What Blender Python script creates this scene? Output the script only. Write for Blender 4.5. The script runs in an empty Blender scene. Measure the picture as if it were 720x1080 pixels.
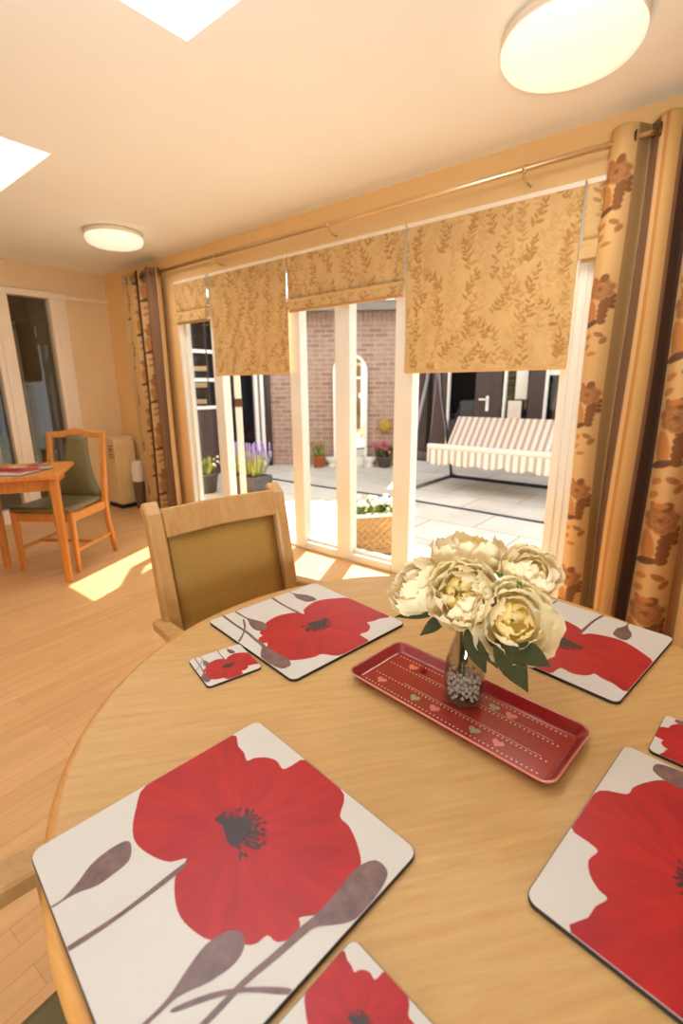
import bpy, bmesh, math, random
import numpy as np
from mathutils import Vector, Matrix
C = bpy.context.scene.collection
PI = math.pi
random.seed(7)
rng = np.random.default_rng(5)

# ------------------------------------------------------------------ materials
def lin(c):
    def f(v):
        v /= 255.0
        return v / 12.92 if v <= 0.04045 else ((v + 0.055) / 1.055) ** 2.4
    return (f(c[0]), f(c[1]), f(c[2]), 1.0)

class NT:
    def __init__(self, name):
        self.m = bpy.data.materials.new(name)
        self.m.use_nodes = True
        self.t = self.m.node_tree
        self.b = self.t.nodes['Principled BSDF']
        self.out = self.t.nodes['Material Output']
    def n(self, typ, **kw):
        o = self.t.nodes.new(typ)
        for k, v in kw.items():
            setattr(o, k, v)
        return o
    def l(self, a, b):
        self.t.links.new(a, b)

def mat(name, col, rough=0.5, metal=0.0, spec=0.5, noise=0.0, nscale=20.0, bump=0.0, stretch=(1, 1, 1), emit=None, sheen=0.0):
    """plain procedural material: base colour with soft noise variation and optional bump"""
    w = NT(name)
    b = w.b
    c = lin(col)
    b.inputs['Base Color'].default_value = c
    b.inputs['Roughness'].default_value = rough
    b.inputs['Metallic'].default_value = metal
    b.inputs['Specular IOR Level'].default_value = spec
    if sheen:
        b.inputs['Sheen Weight'].default_value = sheen
    if noise or bump:
        tc = w.n('ShaderNodeTexCoord')
        mp = w.n('ShaderNodeMapping')
        mp.inputs['Scale'].default_value = stretch
        w.l(tc.outputs['Object'], mp.inputs['Vector'])
        nz = w.n('ShaderNodeTexNoise')
        nz.inputs['Scale'].default_value = nscale
        nz.inputs['Detail'].default_value = 5
        w.l(mp.outputs['Vector'], nz.inputs['Vector'])
        if noise:
            cr = w.n('ShaderNodeValToRGB')
            cr.color_ramp.elements[0].position = 0.3
            cr.color_ramp.elements[1].position = 0.7
            cr.color_ramp.elements[0].color = (c[0]*(1-noise), c[1]*(1-noise), c[2]*(1-noise), 1)
            cr.color_ramp.elements[1].color = (min(1, c[0]*(1+noise)), min(1, c[1]*(1+noise)), min(1, c[2]*(1+noise)), 1)
            w.l(nz.outputs['Fac'], cr.inputs['Fac'])
            w.l(cr.outputs['Color'], b.inputs['Base Color'])
        if bump:
            bp = w.n('ShaderNodeBump')
            bp.inputs['Strength'].default_value = bump
            bp.inputs['Distance'].default_value = 0.002
            w.l(nz.outputs['Fac'], bp.inputs['Height'])
            w.l(bp.outputs['Normal'], b.inputs['Normal'])
    if emit:
        b.inputs['Emission Color'].default_value = lin(emit[0])
        b.inputs['Emission Strength'].default_value = emit[1]
    return w.m

def wood(name, c1, c2, rough=0.4, scale=1.0, rot=0.0, along='x', spec=0.4, coat=0.0):
    """straight-grained wood: long stretched noise plus fine dark flecks"""
    w = NT(name)
    tc = w.n('ShaderNodeTexCoord')
    mp = w.n('ShaderNodeMapping')
    st = {'x': (1.2, 14, 14), 'y': (14, 1.2, 14), 'z': (14, 14, 1.2)}[along]
    mr = w.n('ShaderNodeMapping')
    mr.inputs['Rotation'].default_value = (0, 0, rot)
    w.l(tc.outputs['Object'], mr.inputs['Vector'])
    mp.inputs['Scale'].default_value = [s*scale for s in st]
    w.l(mr.outputs['Vector'], mp.inputs['Vector'])
    nz = w.n('ShaderNodeTexNoise')
    nz.inputs['Scale'].default_value = 1.6
    nz.inputs['Detail'].default_value = 6
    nz.inputs['Distortion'].default_value = 0.35
    w.l(mp.outputs['Vector'], nz.inputs['Vector'])
    nf = w.n('ShaderNodeTexNoise')
    nf.inputs['Scale'].default_value = 11
    nf.inputs['Detail'].default_value = 3
    w.l(mp.outputs['Vector'], nf.inputs['Vector'])
    mx = w.n('ShaderNodeMath', operation='MULTIPLY_ADD')
    w.l(nf.outputs['Fac'], mx.inputs[0])
    mx.inputs[1].default_value = 0.45
    w.l(nz.outputs['Fac'], mx.inputs[2])
    cr = w.n('ShaderNodeValToRGB')
    cr.color_ramp.elements[0].position = 0.42
    cr.color_ramp.elements[1].position = 0.95
    cr.color_ramp.elements[0].color = lin(c2)
    cr.color_ramp.elements[1].color = lin(c1)
    w.l(mx.outputs[0], cr.inputs['Fac'])
    w.l(cr.outputs['Color'], w.b.inputs['Base Color'])
    w.b.inputs['Roughness'].default_value = rough
    w.b.inputs['Specular IOR Level'].default_value = spec
    w.b.inputs['Coat Weight'].default_value = coat
    return w.m

def attr_mat(name, rough=0.85, translucent=0.0, weave=600.0):
    """fabric: woven colours from the colour attribute 'Col'"""
    w = NT(name)
    at = w.n('ShaderNodeAttribute', attribute_name='Col')
    tc = w.n('ShaderNodeTexCoord')
    nz = w.n('ShaderNodeTexNoise')
    nz.inputs['Scale'].default_value = weave
    w.l(tc.outputs['Object'], nz.inputs['Vector'])
    mr = w.n('ShaderNodeMapRange')
    mr.inputs['To Min'].default_value = 0.85
    mr.inputs['To Max'].default_value = 1.12
    w.l(nz.outputs['Fac'], mr.inputs['Value'])
    mx = w.n('ShaderNodeVectorMath', operation='MULTIPLY')
    w.l(at.outputs['Color'], mx.inputs[0])
    w.l(mr.outputs['Result'], mx.inputs[1])
    w.l(mx.outputs[0], w.b.inputs['Base Color'])
    w.b.inputs['Roughness'].default_value = rough
    w.b.inputs['Specular IOR Level'].default_value = 0.15
    if translucent:
        tr = w.n('ShaderNodeBsdfTranslucent')
        w.l(mx.outputs[0], tr.inputs['Color'])
        ms = w.n('ShaderNodeMixShader')
        ms.inputs[0].default_value = translucent
        w.l(w.b.outputs[0], ms.inputs[1])
        w.l(tr.outputs[0], ms.inputs[2])
        w.l(ms.outputs[0], w.out.inputs['Surface'])
    return w.m

def pane_mat(name, tint=(1, 1, 1), refl=1.0):
    """thin window glass: clear transmission with a Fresnel reflection"""
    w = NT(name)
    tr = w.n('ShaderNodeBsdfTransparent')
    tr.inputs['Color'].default_value = (*tint, 1)
    gl = w.n('ShaderNodeBsdfGlossy')
    gl.inputs['Roughness'].default_value = 0.02
    fr = w.n('ShaderNodeFresnel')
    ge = w.n('ShaderNodeNewGeometry')
    io = w.n('ShaderNodeMapRange')      # same reflectance entering and leaving the thin pane
    io.inputs['To Min'].default_value = 1.45; io.inputs['To Max'].default_value = 1/1.45
    w.l(ge.outputs['Backfacing'], io.inputs['Value'])
    w.l(io.outputs['Result'], fr.inputs['IOR'])
    mu = w.n('ShaderNodeMath', operation='MULTIPLY')
    mu.inputs[1].default_value = refl
    w.l(fr.outputs[0], mu.inputs[0])
    ms = w.n('ShaderNodeMixShader')
    w.l(mu.outputs[0], ms.inputs[0])
    w.l(tr.outputs[0], ms.inputs[1])
    w.l(gl.outputs[0], ms.inputs[2])
    w.l(ms.outputs[0], w.out.inputs['Surface'])
    return w.m

def brick_mat(name, c1, c2, mortar, bw=0.225, bh=0.075, ms=0.012, vert=False):
    w = NT(name)
    tc = w.n('ShaderNodeTexCoord')
    sp = w.n('ShaderNodeSeparateXYZ')
    cb = w.n('ShaderNodeCombineXYZ')
    w.l(tc.outputs['Object'], sp.inputs[0])
    if vert:
        w.l(sp.outputs['Z'], cb.inputs['X']); w.l(sp.outputs['X'], cb.inputs['Y'])
    else:
        w.l(sp.outputs['X'], cb.inputs['X']); w.l(sp.outputs['Z'], cb.inputs['Y'])
    br = w.n('ShaderNodeTexBrick')
    br.inputs['Color1'].default_value = lin(c1)
    br.inputs['Color2'].default_value = lin(c2)
    br.inputs['Mortar'].default_value = lin(mortar)
    br.inputs['Scale'].default_value = 1.0
    br.inputs['Brick Width'].default_value = bw
    br.inputs['Row Height'].default_value = bh
    br.inputs['Mortar Size'].default_value = ms
    br.inputs['Bias'].default_value = -0.35
    w.l(cb.outputs[0], br.inputs['Vector'])
    nz = w.n('ShaderNodeTexNoise')
    nz.inputs['Scale'].default_value = 9
    w.l(tc.outputs['Object'], nz.inputs['Vector'])
    mr = w.n('ShaderNodeMapRange')
    mr.inputs['To Min'].default_value = 0.7
    mr.inputs['To Max'].default_value = 1.25
    w.l(nz.outputs['Fac'], mr.inputs['Value'])
    mx = w.n('ShaderNodeVectorMath', operation='MULTIPLY')
    w.l(br.outputs['Color'], mx.inputs[0])
    w.l(mr.outputs['Result'], mx.inputs[1])
    w.l(mx.outputs[0], w.b.inputs['Base Color'])
    w.b.inputs['Roughness'].default_value = 0.9
    return w.m

def plank_floor_mat(name):
    w = NT(name)
    tc = w.n('ShaderNodeTexCoord')
    mr = w.n('ShaderNodeMapping')
    mr.inputs['Rotation'].default_value = (0, 0, PI/2 - 0.06)
    w.l(tc.outputs['Object'], mr.inputs['Vector'])
    br = w.n('ShaderNodeTexBrick')
    br.inputs['Color1'].default_value = lin((216, 171, 117))
    br.inputs['Color2'].default_value = lin((207, 160, 106))
    br.inputs['Mortar'].default_value = lin((192, 144, 92))
    br.inputs['Scale'].default_value = 1
    br.inputs['Brick Width'].default_value = 0.62
    br.inputs['Row Height'].default_value = 0.065
    br.inputs['Mortar Size'].default_value = 0.0011
    br.offset = 0.37
    w.l(mr.outputs[0], br.inputs['Vector'])
    mp = w.n('ShaderNodeMapping')
    mp.inputs['Scale'].default_value = (2.0, 22, 1)
    w.l(mr.outputs[0], mp.inputs['Vector'])
    nz = w.n('ShaderNodeTexNoise')
    nz.inputs['Scale'].default_value = 1.5
    nz.inputs['Detail'].default_value = 7
    w.l(mp.outputs[0], nz.inputs['Vector'])
    m2 = w.n('ShaderNodeMapRange')
    m2.inputs['To Min'].default_value = 0.84
    m2.inputs['To Max'].default_value = 1.2
    w.l(nz.outputs['Fac'], m2.inputs['Value'])
    mx = w.n('ShaderNodeVectorMath', operation='MULTIPLY')
    w.l(br.outputs['Color'], mx.inputs[0])
    w.l(m2.outputs[0], mx.inputs[1])
    w.l(mx.outputs[0], w.b.inputs['Base Color'])
    w.b.inputs['Roughness'].default_value = 0.42
    w.b.inputs['Specular IOR Level'].default_value = 0.35
    return w.m

def slab_mat(name):
    w = NT(name)
    tc = w.n('ShaderNodeTexCoord')
    br = w.n('ShaderNodeTexBrick')
    br.inputs['Color1'].default_value = lin((212, 206, 194))
    br.inputs['Color2'].default_value = lin((200, 193, 180))
    br.inputs['Mortar'].default_value = lin((176, 168, 156))
    br.inputs['Scale'].default_value = 1
    br.inputs['Brick Width'].default_value = 0.9
    br.inputs['Row Height'].default_value = 0.6
    br.inputs['Mortar Size'].default_value = 0.012
    w.l(tc.outputs['Object'], br.inputs['Vector'])
    nz = w.n('ShaderNodeTexNoise')
    nz.inputs['Scale'].default_value = 2.2
    nz.inputs['Detail'].default_value = 8
    w.l(tc.outputs['Object'], nz.inputs['Vector'])
    m2 = w.n('ShaderNodeMapRange')
    m2.inputs['To Min'].default_value = 0.75
    m2.inputs['To Max'].default_value = 1.2
    w.l(nz.outputs['Fac'], m2.inputs['Value'])
    mx = w.n('ShaderNodeVectorMath', operation='MULTIPLY')
    w.l(br.outputs['Color'], mx.inputs[0])
    w.l(m2.outputs[0], mx.inputs[1])
    w.l(mx.outputs[0], w.b.inputs['Base Color'])
    w.b.inputs['Roughness'].default_value = 0.9
    return w.m

def petal_red_mat():
    """printed poppy red: watercolour streaks radiating from the flower centre"""
    w = NT('poppy_print_red')
    tc = w.n('ShaderNodeTexCoord')
    sb = w.n('ShaderNodeVectorMath', operation='SUBTRACT')
    w.l(tc.outputs['Generated'], sb.inputs[0]); sb.inputs[1].default_value = (0.46, 0.58, 0)
    fl = w.n('ShaderNodeVectorMath', operation='MULTIPLY')
    w.l(sb.outputs[0], fl.inputs[0]); fl.inputs[1].default_value = (1, 1, 0)
    nm = w.n('ShaderNodeVectorMath', operation='NORMALIZE'); w.l(fl.outputs[0], nm.inputs[0])
    ln = w.n('ShaderNodeVectorMath', operation='LENGTH'); w.l(fl.outputs[0], ln.inputs[0])
    cz = w.n('ShaderNodeCombineXYZ'); w.l(ln.outputs['Value'], cz.inputs['Z'])
    ms = w.n('ShaderNodeVectorMath', operation='MULTIPLY_ADD')
    w.l(nm.outputs[0], ms.inputs[0]); ms.inputs[1].default_value = (1.3, 1.3, 0); w.l(cz.outputs[0], ms.inputs[2])
    nz = w.n('ShaderNodeTexNoise'); nz.inputs['Scale'].default_value = 5; nz.inputs['Detail'].default_value = 6
    w.l(ms.outputs[0], nz.inputs['Vector'])
    n2 = w.n('ShaderNodeTexNoise'); n2.inputs['Scale'].default_value = 3.5; n2.inputs['Detail'].default_value = 4
    w.l(tc.outputs['Generated'], n2.inputs['Vector'])
    ad = w.n('ShaderNodeMath', operation='MULTIPLY_ADD')
    w.l(n2.outputs['Fac'], ad.inputs[0]); ad.inputs[1].default_value = 0.6; w.l(nz.outputs['Fac'], ad.inputs[2])
    cr = w.n('ShaderNodeValToRGB')
    cr.color_ramp.elements[0].position = 0.58
    cr.color_ramp.elements[0].color = lin((158, 22, 32))
    cr.color_ramp.elements[1].position = 0.96
    cr.color_ramp.elements[1].color = lin((180, 32, 34))
    w.l(ad.outputs[0], cr.inputs['Fac'])
    w.l(cr.outputs['Color'], w.b.inputs['Base Color'])
    w.b.inputs['Roughness'].default_value = 0.36
    w.b.inputs['Specular IOR Level'].default_value = 0.4
    return w.m

def petal_mat(name, col):
    """flower petal: soft diffuse sheet that lets some light through"""
    w = NT(name)
    tc = w.n('ShaderNodeTexCoord')
    nz = w.n('ShaderNodeTexNoise'); nz.inputs['Scale'].default_value = 45
    w.l(tc.outputs['Object'], nz.inputs['Vector'])
    c = lin(col)
    cr = w.n('ShaderNodeValToRGB')
    cr.color_ramp.elements[0].color = (c[0]*0.95, c[1]*0.94, c[2]*0.88, 1); cr.color_ramp.elements[1].color = c
    w.l(nz.outputs['Fac'], cr.inputs['Fac'])
    w.l(cr.outputs['Color'], w.b.inputs['Base Color'])
    w.b.inputs['Roughness'].default_value = 0.7; w.b.inputs['Specular IOR Level'].default_value = 0.15
    tr = w.n('ShaderNodeBsdfTranslucent'); w.l(cr.outputs['Color'], tr.inputs['Color'])
    ms = w.n('ShaderNodeMixShader'); ms.inputs[0].default_value = 0.42
    w.l(w.b.outputs[0], ms.inputs[1]); w.l(tr.outputs[0], ms.inputs[2]); w.l(ms.outputs[0], w.out.inputs['Surface'])
    return w.m

M = {}
M['wall'] = mat('wall_paint_tan', (236, 198, 138), 0.85, spec=0.2, noise=0.03, nscale=3)
M['wall_left'] = mat('wall_paint_beige', (226, 202, 162), 0.85, spec=0.2, noise=0.03, nscale=3)
M['ceiling'] = mat('ceiling_paint_cream', (239, 241, 236), 0.9, spec=0.15, noise=0.015, nscale=2)
M['upvc'] = mat('white_upvc', (236, 235, 226), 0.35, spec=0.4, noise=0.01, nscale=8)
M['white_gloss'] = mat('white_gloss_paint', (236, 222, 200), 0.4, spec=0.4, noise=0.02, nscale=8)
M['floor'] = plank_floor_mat('laminate_floor_beech')
M['patio'] = slab_mat('patio_slabs')
M['table'] = wood('beech_tabletop', (202, 164, 106), (186, 144, 88), 0.38, 4.5, rot=-0.89, along='x', spec=0.45)
M['table_edge'] = wood('beech_edge', (206, 150, 84), (180, 122, 60), 0.35, 2.0, along='x')
M['chair'] = wood('chair_beech', (200, 158, 102), (180, 134, 80), 0.38, 2.0, along='z')
M['chair_dark'] = mat('chair_underside_brown', (96, 56, 30), 0.6, noise=0.1)
M['oak'] = wood('orange_oak', (214, 146, 72), (188, 118, 50), 0.38, 2.0, along='z')
M['ochre'] = mat('ochre_fabric', (168, 130, 66), 0.9, spec=0.15, noise=0.12, nscale=160, bump=0.25, stretch=(1, 1, 3))
M['olive'] = mat('olive_vinyl', (112, 106, 70), 0.33, spec=0.5, noise=0.06, nscale=40, bump=0.05)
M['print_white'] = mat('print_white', (204, 200, 194), 0.36, spec=0.6, noise=0.02, nscale=10)
M['print_red'] = petal_red_mat()
M['print_shade'] = mat('print_red_fold', (170, 24, 36), 0.36, spec=0.6, noise=0.15, nscale=40)
M['print_dark'] = mat('print_black', (44, 30, 34), 0.36, spec=0.6, noise=0.2, nscale=60)
M['print_brown'] = mat('print_seedpod_brown', (112, 84, 82), 0.36, spec=0.6, noise=0.3, nscale=70, stretch=(1, 1, 1))
M['board'] = mat('mat_board_dark', (40, 26, 22), 0.6, noise=0.1)
M['tray'] = mat('tray_red_melamine', (134, 24, 26), 0.18, spec=0.6, noise=0.08, nscale=6)
M['tray_in'] = mat('tray_red_inner', (148, 40, 32), 0.16, spec=0.6, noise=0.1, nscale=9)
M['tray_dot'] = mat('tray_cream_print', (236, 214, 196), 0.2, noise=0.03)
M['tray_pink'] = mat('tray_pink_heart', (214, 120, 108), 0.2, noise=0.05, nscale=60)
M['tray_green'] = mat('tray_sage_heart', (152, 150, 110), 0.2, noise=0.05, nscale=60)
M['tray_rim'] = mat('tray_rim_highlight', (196, 120, 104), 0.25, noise=0.05)  # pale colour paints in the highlight along the rim
M['berry'] = mat('red_bead', (150, 16, 24), 0.15, noise=0.05)
M['petal'] = petal_mat('petal_cream', (252, 241, 208))
M['petal_in'] = petal_mat('petal_yellow', (252, 234, 168))
M['leaf'] = mat('leaf_dark_green', (56, 56, 28), 0.65, spec=0.12, noise=0.2, nscale=50)
M['leaf_mid'] = mat('leaf_green', (96, 116, 44), 0.55, noise=0.25, nscale=30)  # mid green, between the dark and pale leaf colours
M['leaf_pale'] = mat('leaf_pale_green', (176, 178, 90), 0.6, noise=0.25, nscale=30)
M['lavender'] = mat('lavender_flower', (150, 128, 190), 0.7, noise=0.2, nscale=60)
M['white_flower'] = mat('white_flower', (240, 238, 226), 0.7, noise=0.05)
M['pink_flower'] = mat('pink_flower', (196, 92, 110), 0.7, noise=0.2)
M['terracotta'] = mat('terracotta', (190, 104, 60), 0.8, noise=0.15, nscale=20)
M['pot_grey'] = mat('grey_planter', (86, 82, 80), 0.7, noise=0.12, nscale=15)
M['soil'] = mat('soil', (62, 46, 34), 0.95, noise=0.3, nscale=60)
M['planter_wood'] = wood('planter_timber', (206, 166, 112), (178, 134, 84), 0.7, 2.0, along='x')
M['rod'] = mat('rod_champagne', (226, 204, 166), 0.28, metal=1.0, noise=0.03)
M['chrome'] = mat('eyelet_dark_metal', (96, 80, 60), 0.3, metal=1.0, noise=0.05)
M['steel'] = mat('grey_tube_steel', (132, 128, 130), 0.35, metal=0.6, noise=0.05)
M['brown_upvc'] = mat('brown_frame', (70, 54, 52), 0.5, noise=0.08, nscale=5)
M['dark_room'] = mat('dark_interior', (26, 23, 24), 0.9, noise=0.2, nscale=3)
M['dark_glass'] = mat('dark_glazing', (20, 20, 24), 0.05, spec=0.7, noise=0.2, nscale=2)
M['notice'] = mat('cream_box', (226, 212, 196), 0.6, noise=0.03)
M['black'] = mat('black_plastic', (20, 18, 18), 0.5, noise=0.1)
M['heater'] = mat('heater_cream', (226, 198, 146), 0.45, noise=0.02, nscale=6)
M['bin_grey'] = mat('bin_grey', (120, 110, 96), 0.6, noise=0.05)
M['liner'] = mat('liner_white', (232, 220, 200), 0.5, noise=0.04, nscale=30)
M['corridor'] = mat('corridor_taupe', (150, 132, 102), 0.9, noise=0.05, nscale=4)
M['brick'] = brick_mat('pink_brick', (172, 138, 124), (140, 100, 88), (176, 160, 146))
M['soldier'] = brick_mat('soldier_brick', (168, 134, 120), (146, 108, 94), (172, 158, 146), bw=0.25, bh=0.075, vert=True)
M['roof'] = mat('roof_grey', (104, 92, 86), 0.85, noise=0.15, nscale=10)
M['soffit'] = mat('soffit_grey', (120, 112, 106), 0.7, noise=0.05)
M['gutter_white'] = mat('gutter_white', (240, 240, 238), 0.4, noise=0.02)
M['mirror_white'] = mat('white_painted_metal', (240, 238, 232), 0.5, noise=0.03)
M['mirror'] = mat('mirror_glass', (235, 238, 240), 0.03, metal=1.0, noise=0.01)
M['hose'] = mat('hose_dark_blue', (58, 62, 76), 0.5, noise=0.05)
M['plaque'] = mat('plaque_ochre', (176, 138, 62), 0.7, noise=0.15)
M['pane'] = pane_mat('window_glass', (0.97, 0.98, 0.97), 0.7)
M['pane_dim'] = pane_mat('inner_door_glass', (0.82, 0.82, 0.80), 1.0)
M['curtain'] = attr_mat('curtain_fabric', 0.85, 0.12)
M['blind'] = attr_mat('blind_fabric', 0.9, 0.13)
M['swing'] = attr_mat('striped_canvas', 0.9, 0.0)
M['seam'] = mat('blind_headrail_white', (236, 228, 212), 0.5, noise=0.02)

M['glass'] = pane_mat('vase_glass', (0.86, 0.87, 0.84), 1.7)
def bead_mat():
    w = NT('pearl_beads')
    b = w.b
    nz = w.n('ShaderNodeTexNoise'); nz.inputs['Scale'].default_value = 150
    cr = w.n('ShaderNodeValToRGB')
    cr.color_ramp.elements[0].color = lin((180, 156, 140)); cr.color_ramp.elements[1].color = lin((232, 220, 208))
    w.l(nz.outputs['Fac'], cr.inputs['Fac']); w.l(cr.outputs['Color'], b.inputs['Base Color'])
    b.inputs['Roughness'].default_value = 0.1
    return w.m
M['bead'] = bead_mat()
def lamp_mat(strength):
    w = NT('opal_lamp_diffuser')
    w.b.inputs['Base Color'].default_value = lin((250, 240, 220))
    w.b.inputs['Roughness'].default_value = 0.3
    tc = w.n('ShaderNodeTexCoord')
    nz = w.n('ShaderNodeTexNoise'); nz.inputs['Scale'].default_value = 5
    w.l(tc.outputs['Object'], nz.inputs['Vector'])
    mr = w.n('ShaderNodeMapRange'); mr.inputs['To Min'].default_value = strength*0.9; mr.inputs['To Max'].default_value = strength*1.1
    w.l(nz.outputs['Fac'], mr.inputs['Value'])
    w.b.inputs['Emission Color'].default_value = (1.0, 0.92, 0.78, 1)
    w.l(mr.outputs[0], w.b.inputs['Emission Strength'])
    return w.m
def opal_mat():
    w = NT('opal_skylight_acrylic')
    tr = w.n('ShaderNodeBsdfTranslucent'); tr.inputs['Color'].default_value = (0.80, 0.82, 0.84, 1)
    w.l(tr.outputs[0], w.out.inputs['Surface'])
    return w.m
M['opal'] = opal_mat()
M['lamp'] = lamp_mat(0.62)

# ------------------------------------------------------------------ mesh helpers
def V(*a): return Vector(a)

class MB:
    """collects shapes with material slots; link() makes ONE object"""
    def __init__(self):
        self.bm = bmesh.new(); self.mats = []
    def mi(self, m):
        m = M[m] if isinstance(m, str) else m
        if m not in self.mats: self.mats.append(m)
        return self.mats.index(m)
    def faces(self, verts, faces, m, smooth=False):
        vs = [self.bm.verts.new(v) for v in verts]
        k = self.mi(m)
        out = []
        for f in faces:
            try:
                F = self.bm.faces.new([vs[i] for i in f])
            except ValueError:
                continue
            F.material_index = k; F.smooth = smooth
            out.append(F)
        return vs, out
    def box(self, x0, x1, y0, y1, z0, z1, m, bevel=0.0, mtx=None, seg=2):
        vs = [(x0,y0,z0),(x1,y0,z0),(x1,y1,z0),(x0,y1,z0),(x0,y0,z1),(x1,y0,z1),(x1,y1,z1),(x0,y1,z1)]
        v, f = self.faces(vs, [(3,2,1,0),(4,5,6,7),(0,1,5,4),(1,2,6,5),(2,3,7,6),(3,0,4,7)], m)
        geo = v
        if bevel:
            es = list({e for F in f for e in F.edges})
            r = bmesh.ops.bevel(self.bm, geom=es, offset=bevel, segments=seg, profile=0.5, affect='EDGES')
            k = self.mi(m)
            geo = list({w for F in r['faces'] for w in F.verts} | {w for w in v if w.is_valid})
            for F in r['faces']: F.material_index = k; F.smooth = True
        if mtx is not None:
            for w in geo: w.co = mtx @ w.co
        return self
    def prism(self, poly, z0, z1, m, mtop=None, smooth=False, bevel=0.0, mtx=None):
        n = len(poly)
        vs = [(p[0], p[1], z0) for p in poly] + [(p[0], p[1], z1) for p in poly]
        v = [self.bm.verts.new(q) for q in vs]
        k = self.mi(m); kt = self.mi(mtop) if mtop else k
        fb = self.bm.faces.new(v[:n][::-1]); fb.material_index = k
        ft = self.bm.faces.new(v[n:]); ft.material_index = kt
        for i in range(n):
            F = self.bm.faces.new((v[i], v[(i+1) % n], v[n+(i+1) % n], v[n+i])); F.material_index = k; F.smooth = smooth
        geo = v
        if bevel:
            r = bmesh.ops.bevel(self.bm, geom=list(ft.edges)+list(fb.edges), offset=bevel, segments=2, profile=0.5, affect='EDGES')
            geo = list({w for F in r['faces'] for w in F.verts} | {w for w in v if w.is_valid})
            for F in r['faces']: F.material_index = k; F.smooth = True
        if mtx is not None:
            for w in geo:
                if w.is_valid: w.co = mtx @ w.co
        return self
    def rect_sweep(self, path, w, d, m, side=(1, 0, 0), bevel=True, mtx=None):
        """rectangular bar along path: w across 'side', d across the other direction; chamfered corners; w, d may be lists"""
        n = len(path); P = [Vector(p) for p in path]; s = Vector(side).normalized()
        W = w if isinstance(w, (list, tuple)) else [w]*n
        D = d if isinstance(d, (list, tuple)) else [d]*n
        rings = []
        for i in range(n):
            t = (P[min(i+1, n-1)] - P[max(i-1, 0)]).normalized()
            sd = (s - t*s.dot(t)).normalized()
            u = t.cross(sd).normalized()
            a, b = W[i]/2, D[i]/2
            c = min(a, b)*0.28 if bevel else 0
            if bevel:
                pts = [(a-c, b), (-a+c, b), (-a, b-c), (-a, -b+c), (-a+c, -b), (a-c, -b), (a, -b+c), (a, b-c)]
            else:
                pts = [(a, b), (-a, b), (-a, -b), (a, -b)]
            rings.append([self.bm.verts.new(P[i] + sd*x + u*y) for x, y in pts])
        k = self.mi(m)
        q = len(rings[0])
        for i in range(n-1):
            for j in range(q):
                F = self.bm.faces.new((rings[i][j], rings[i][(j+1) % q], rings[i+1][(j+1) % q], rings[i+1][j]))
                F.material_index = k
        for F in (self.bm.faces.new(rings[0][::-1]), self.bm.faces.new(rings[-1])): F.material_index = k
        if mtx is not None:
            for r in rings:
                for w_ in r: w_.co = mtx @ w_.co
        return self
    def tube(self, path, r, m, seg=10, closed=False):
        P = [Vector(p) for p in path]; n = len(P)
        R = r if isinstance(r, (list, tuple)) else [r]*n
        rings = []; up = None
        for i in range(n):
            a = P[(i+1) % n] if closed else P[min(i+1, n-1)]
            b = P[(i-1) % n] if closed else P[max(i-1, 0)]
            t = (a-b).normalized()
            if up is None:
                up = t.orthogonal().normalized()
            up = (up - t*up.dot(t)).normalized()
            w = t.cross(up)
            rings.append([self.bm.verts.new(P[i] + (up*math.cos(2*PI*j/seg) + w*math.sin(2*PI*j/seg))*R[i]) for j in range(seg)])
        k = self.mi(m)
        for i in range(n if closed else n-1):
            A, B = rings[i], rings[(i+1) % n]
            for j in range(seg):
                F = self.bm.faces.new((A[j], A[(j+1) % seg], B[(j+1) % seg], B[j])); F.material_index = k; F.smooth = True
        if not closed:
            for F in (self.bm.faces.new(rings[0][::-1]), self.bm.faces.new(rings[-1])): F.material_index = k
        return self
    def lathe(self, prof, m, seg=40, c=(0, 0, 0), sx=1.0, sy=1.0, close=False):
        rings = []
        for r, z in prof:
            if r < 1e-6:
                rings.append([self.bm.verts.new((c[0], c[1], c[2]+z))])
            else:
                rings.append([self.bm.verts.new((c[0]+r*sx*math.cos(2*PI*j/seg), c[1]+r*sy*math.sin(2*PI*j/seg), c[2]+z)) for j in range(seg)])
        k = self.mi(m)
        for A, B in zip(rings[:-1], rings[1:]):
            for j in range(seg):
                a0, a1 = A[j % len(A)], A[(j+1) % len(A)]
                b0, b1 = B[j % len(B)], B[(j+1) % len(B)]
                vs = []
                for q in (a0, a1, b1, b0):
                    if q not in vs: vs.append(q)
                if len(vs) > 2:
                    F = self.bm.faces.new(vs); F.material_index = k; F.smooth = True
        return self
    def ball(self, c, r, m, seg=10):
        n = seg//2
        prof = [(r*math.sin(PI*i/n) if 0 < i < n else 0, -r*math.cos(PI*i/n)) for i in range(n+1)]
        return self.lathe(prof, m, seg, c)
    def poly(self, pts, m):
        """flat or bent n-gon"""
        v = [self.bm.verts.new(p) for p in pts]
        F = self.bm.faces.new(v); F.material_index = self.mi(m)
        F.normal_update()
        return F
    def leafblade(self, base, tip, width, m, up=(0, 0, 1), bend=0.0, fold=0.15, n=6):
        """pointed leaf with a folded midrib"""
        b, t = Vector(base), Vector(tip); ax = t-b; L = ax.length
        a = ax.normalized(); s = a.cross(Vector(up))
        if s.length < 1e-4: s = a.cross(Vector((1, 0, 0)))
        s.normalize(); nn = s.cross(a).normalized()
        k = self.mi(m); prev = None
        for i in range(n+1):
            q = i/n
            w = width*0.5*math.sin(PI*min(1, q**0.8))*(1 if i < n else 0) + (0.0008 if i in (0, n) else 0)
            c = b + a*L*q + nn*bend*L*math.sin(PI*q)
            row = [self.bm.verts.new(c - s*w + nn*fold*w), self.bm.verts.new(c), self.bm.verts.new(c + s*w + nn*fold*w)]
            if prev:
                for j in (0, 1):
                    F = self.bm.faces.new((prev[j], prev[j+1], row[j+1], row[j])); F.material_index = k; F.smooth = True
            prev = row
        return self
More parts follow.
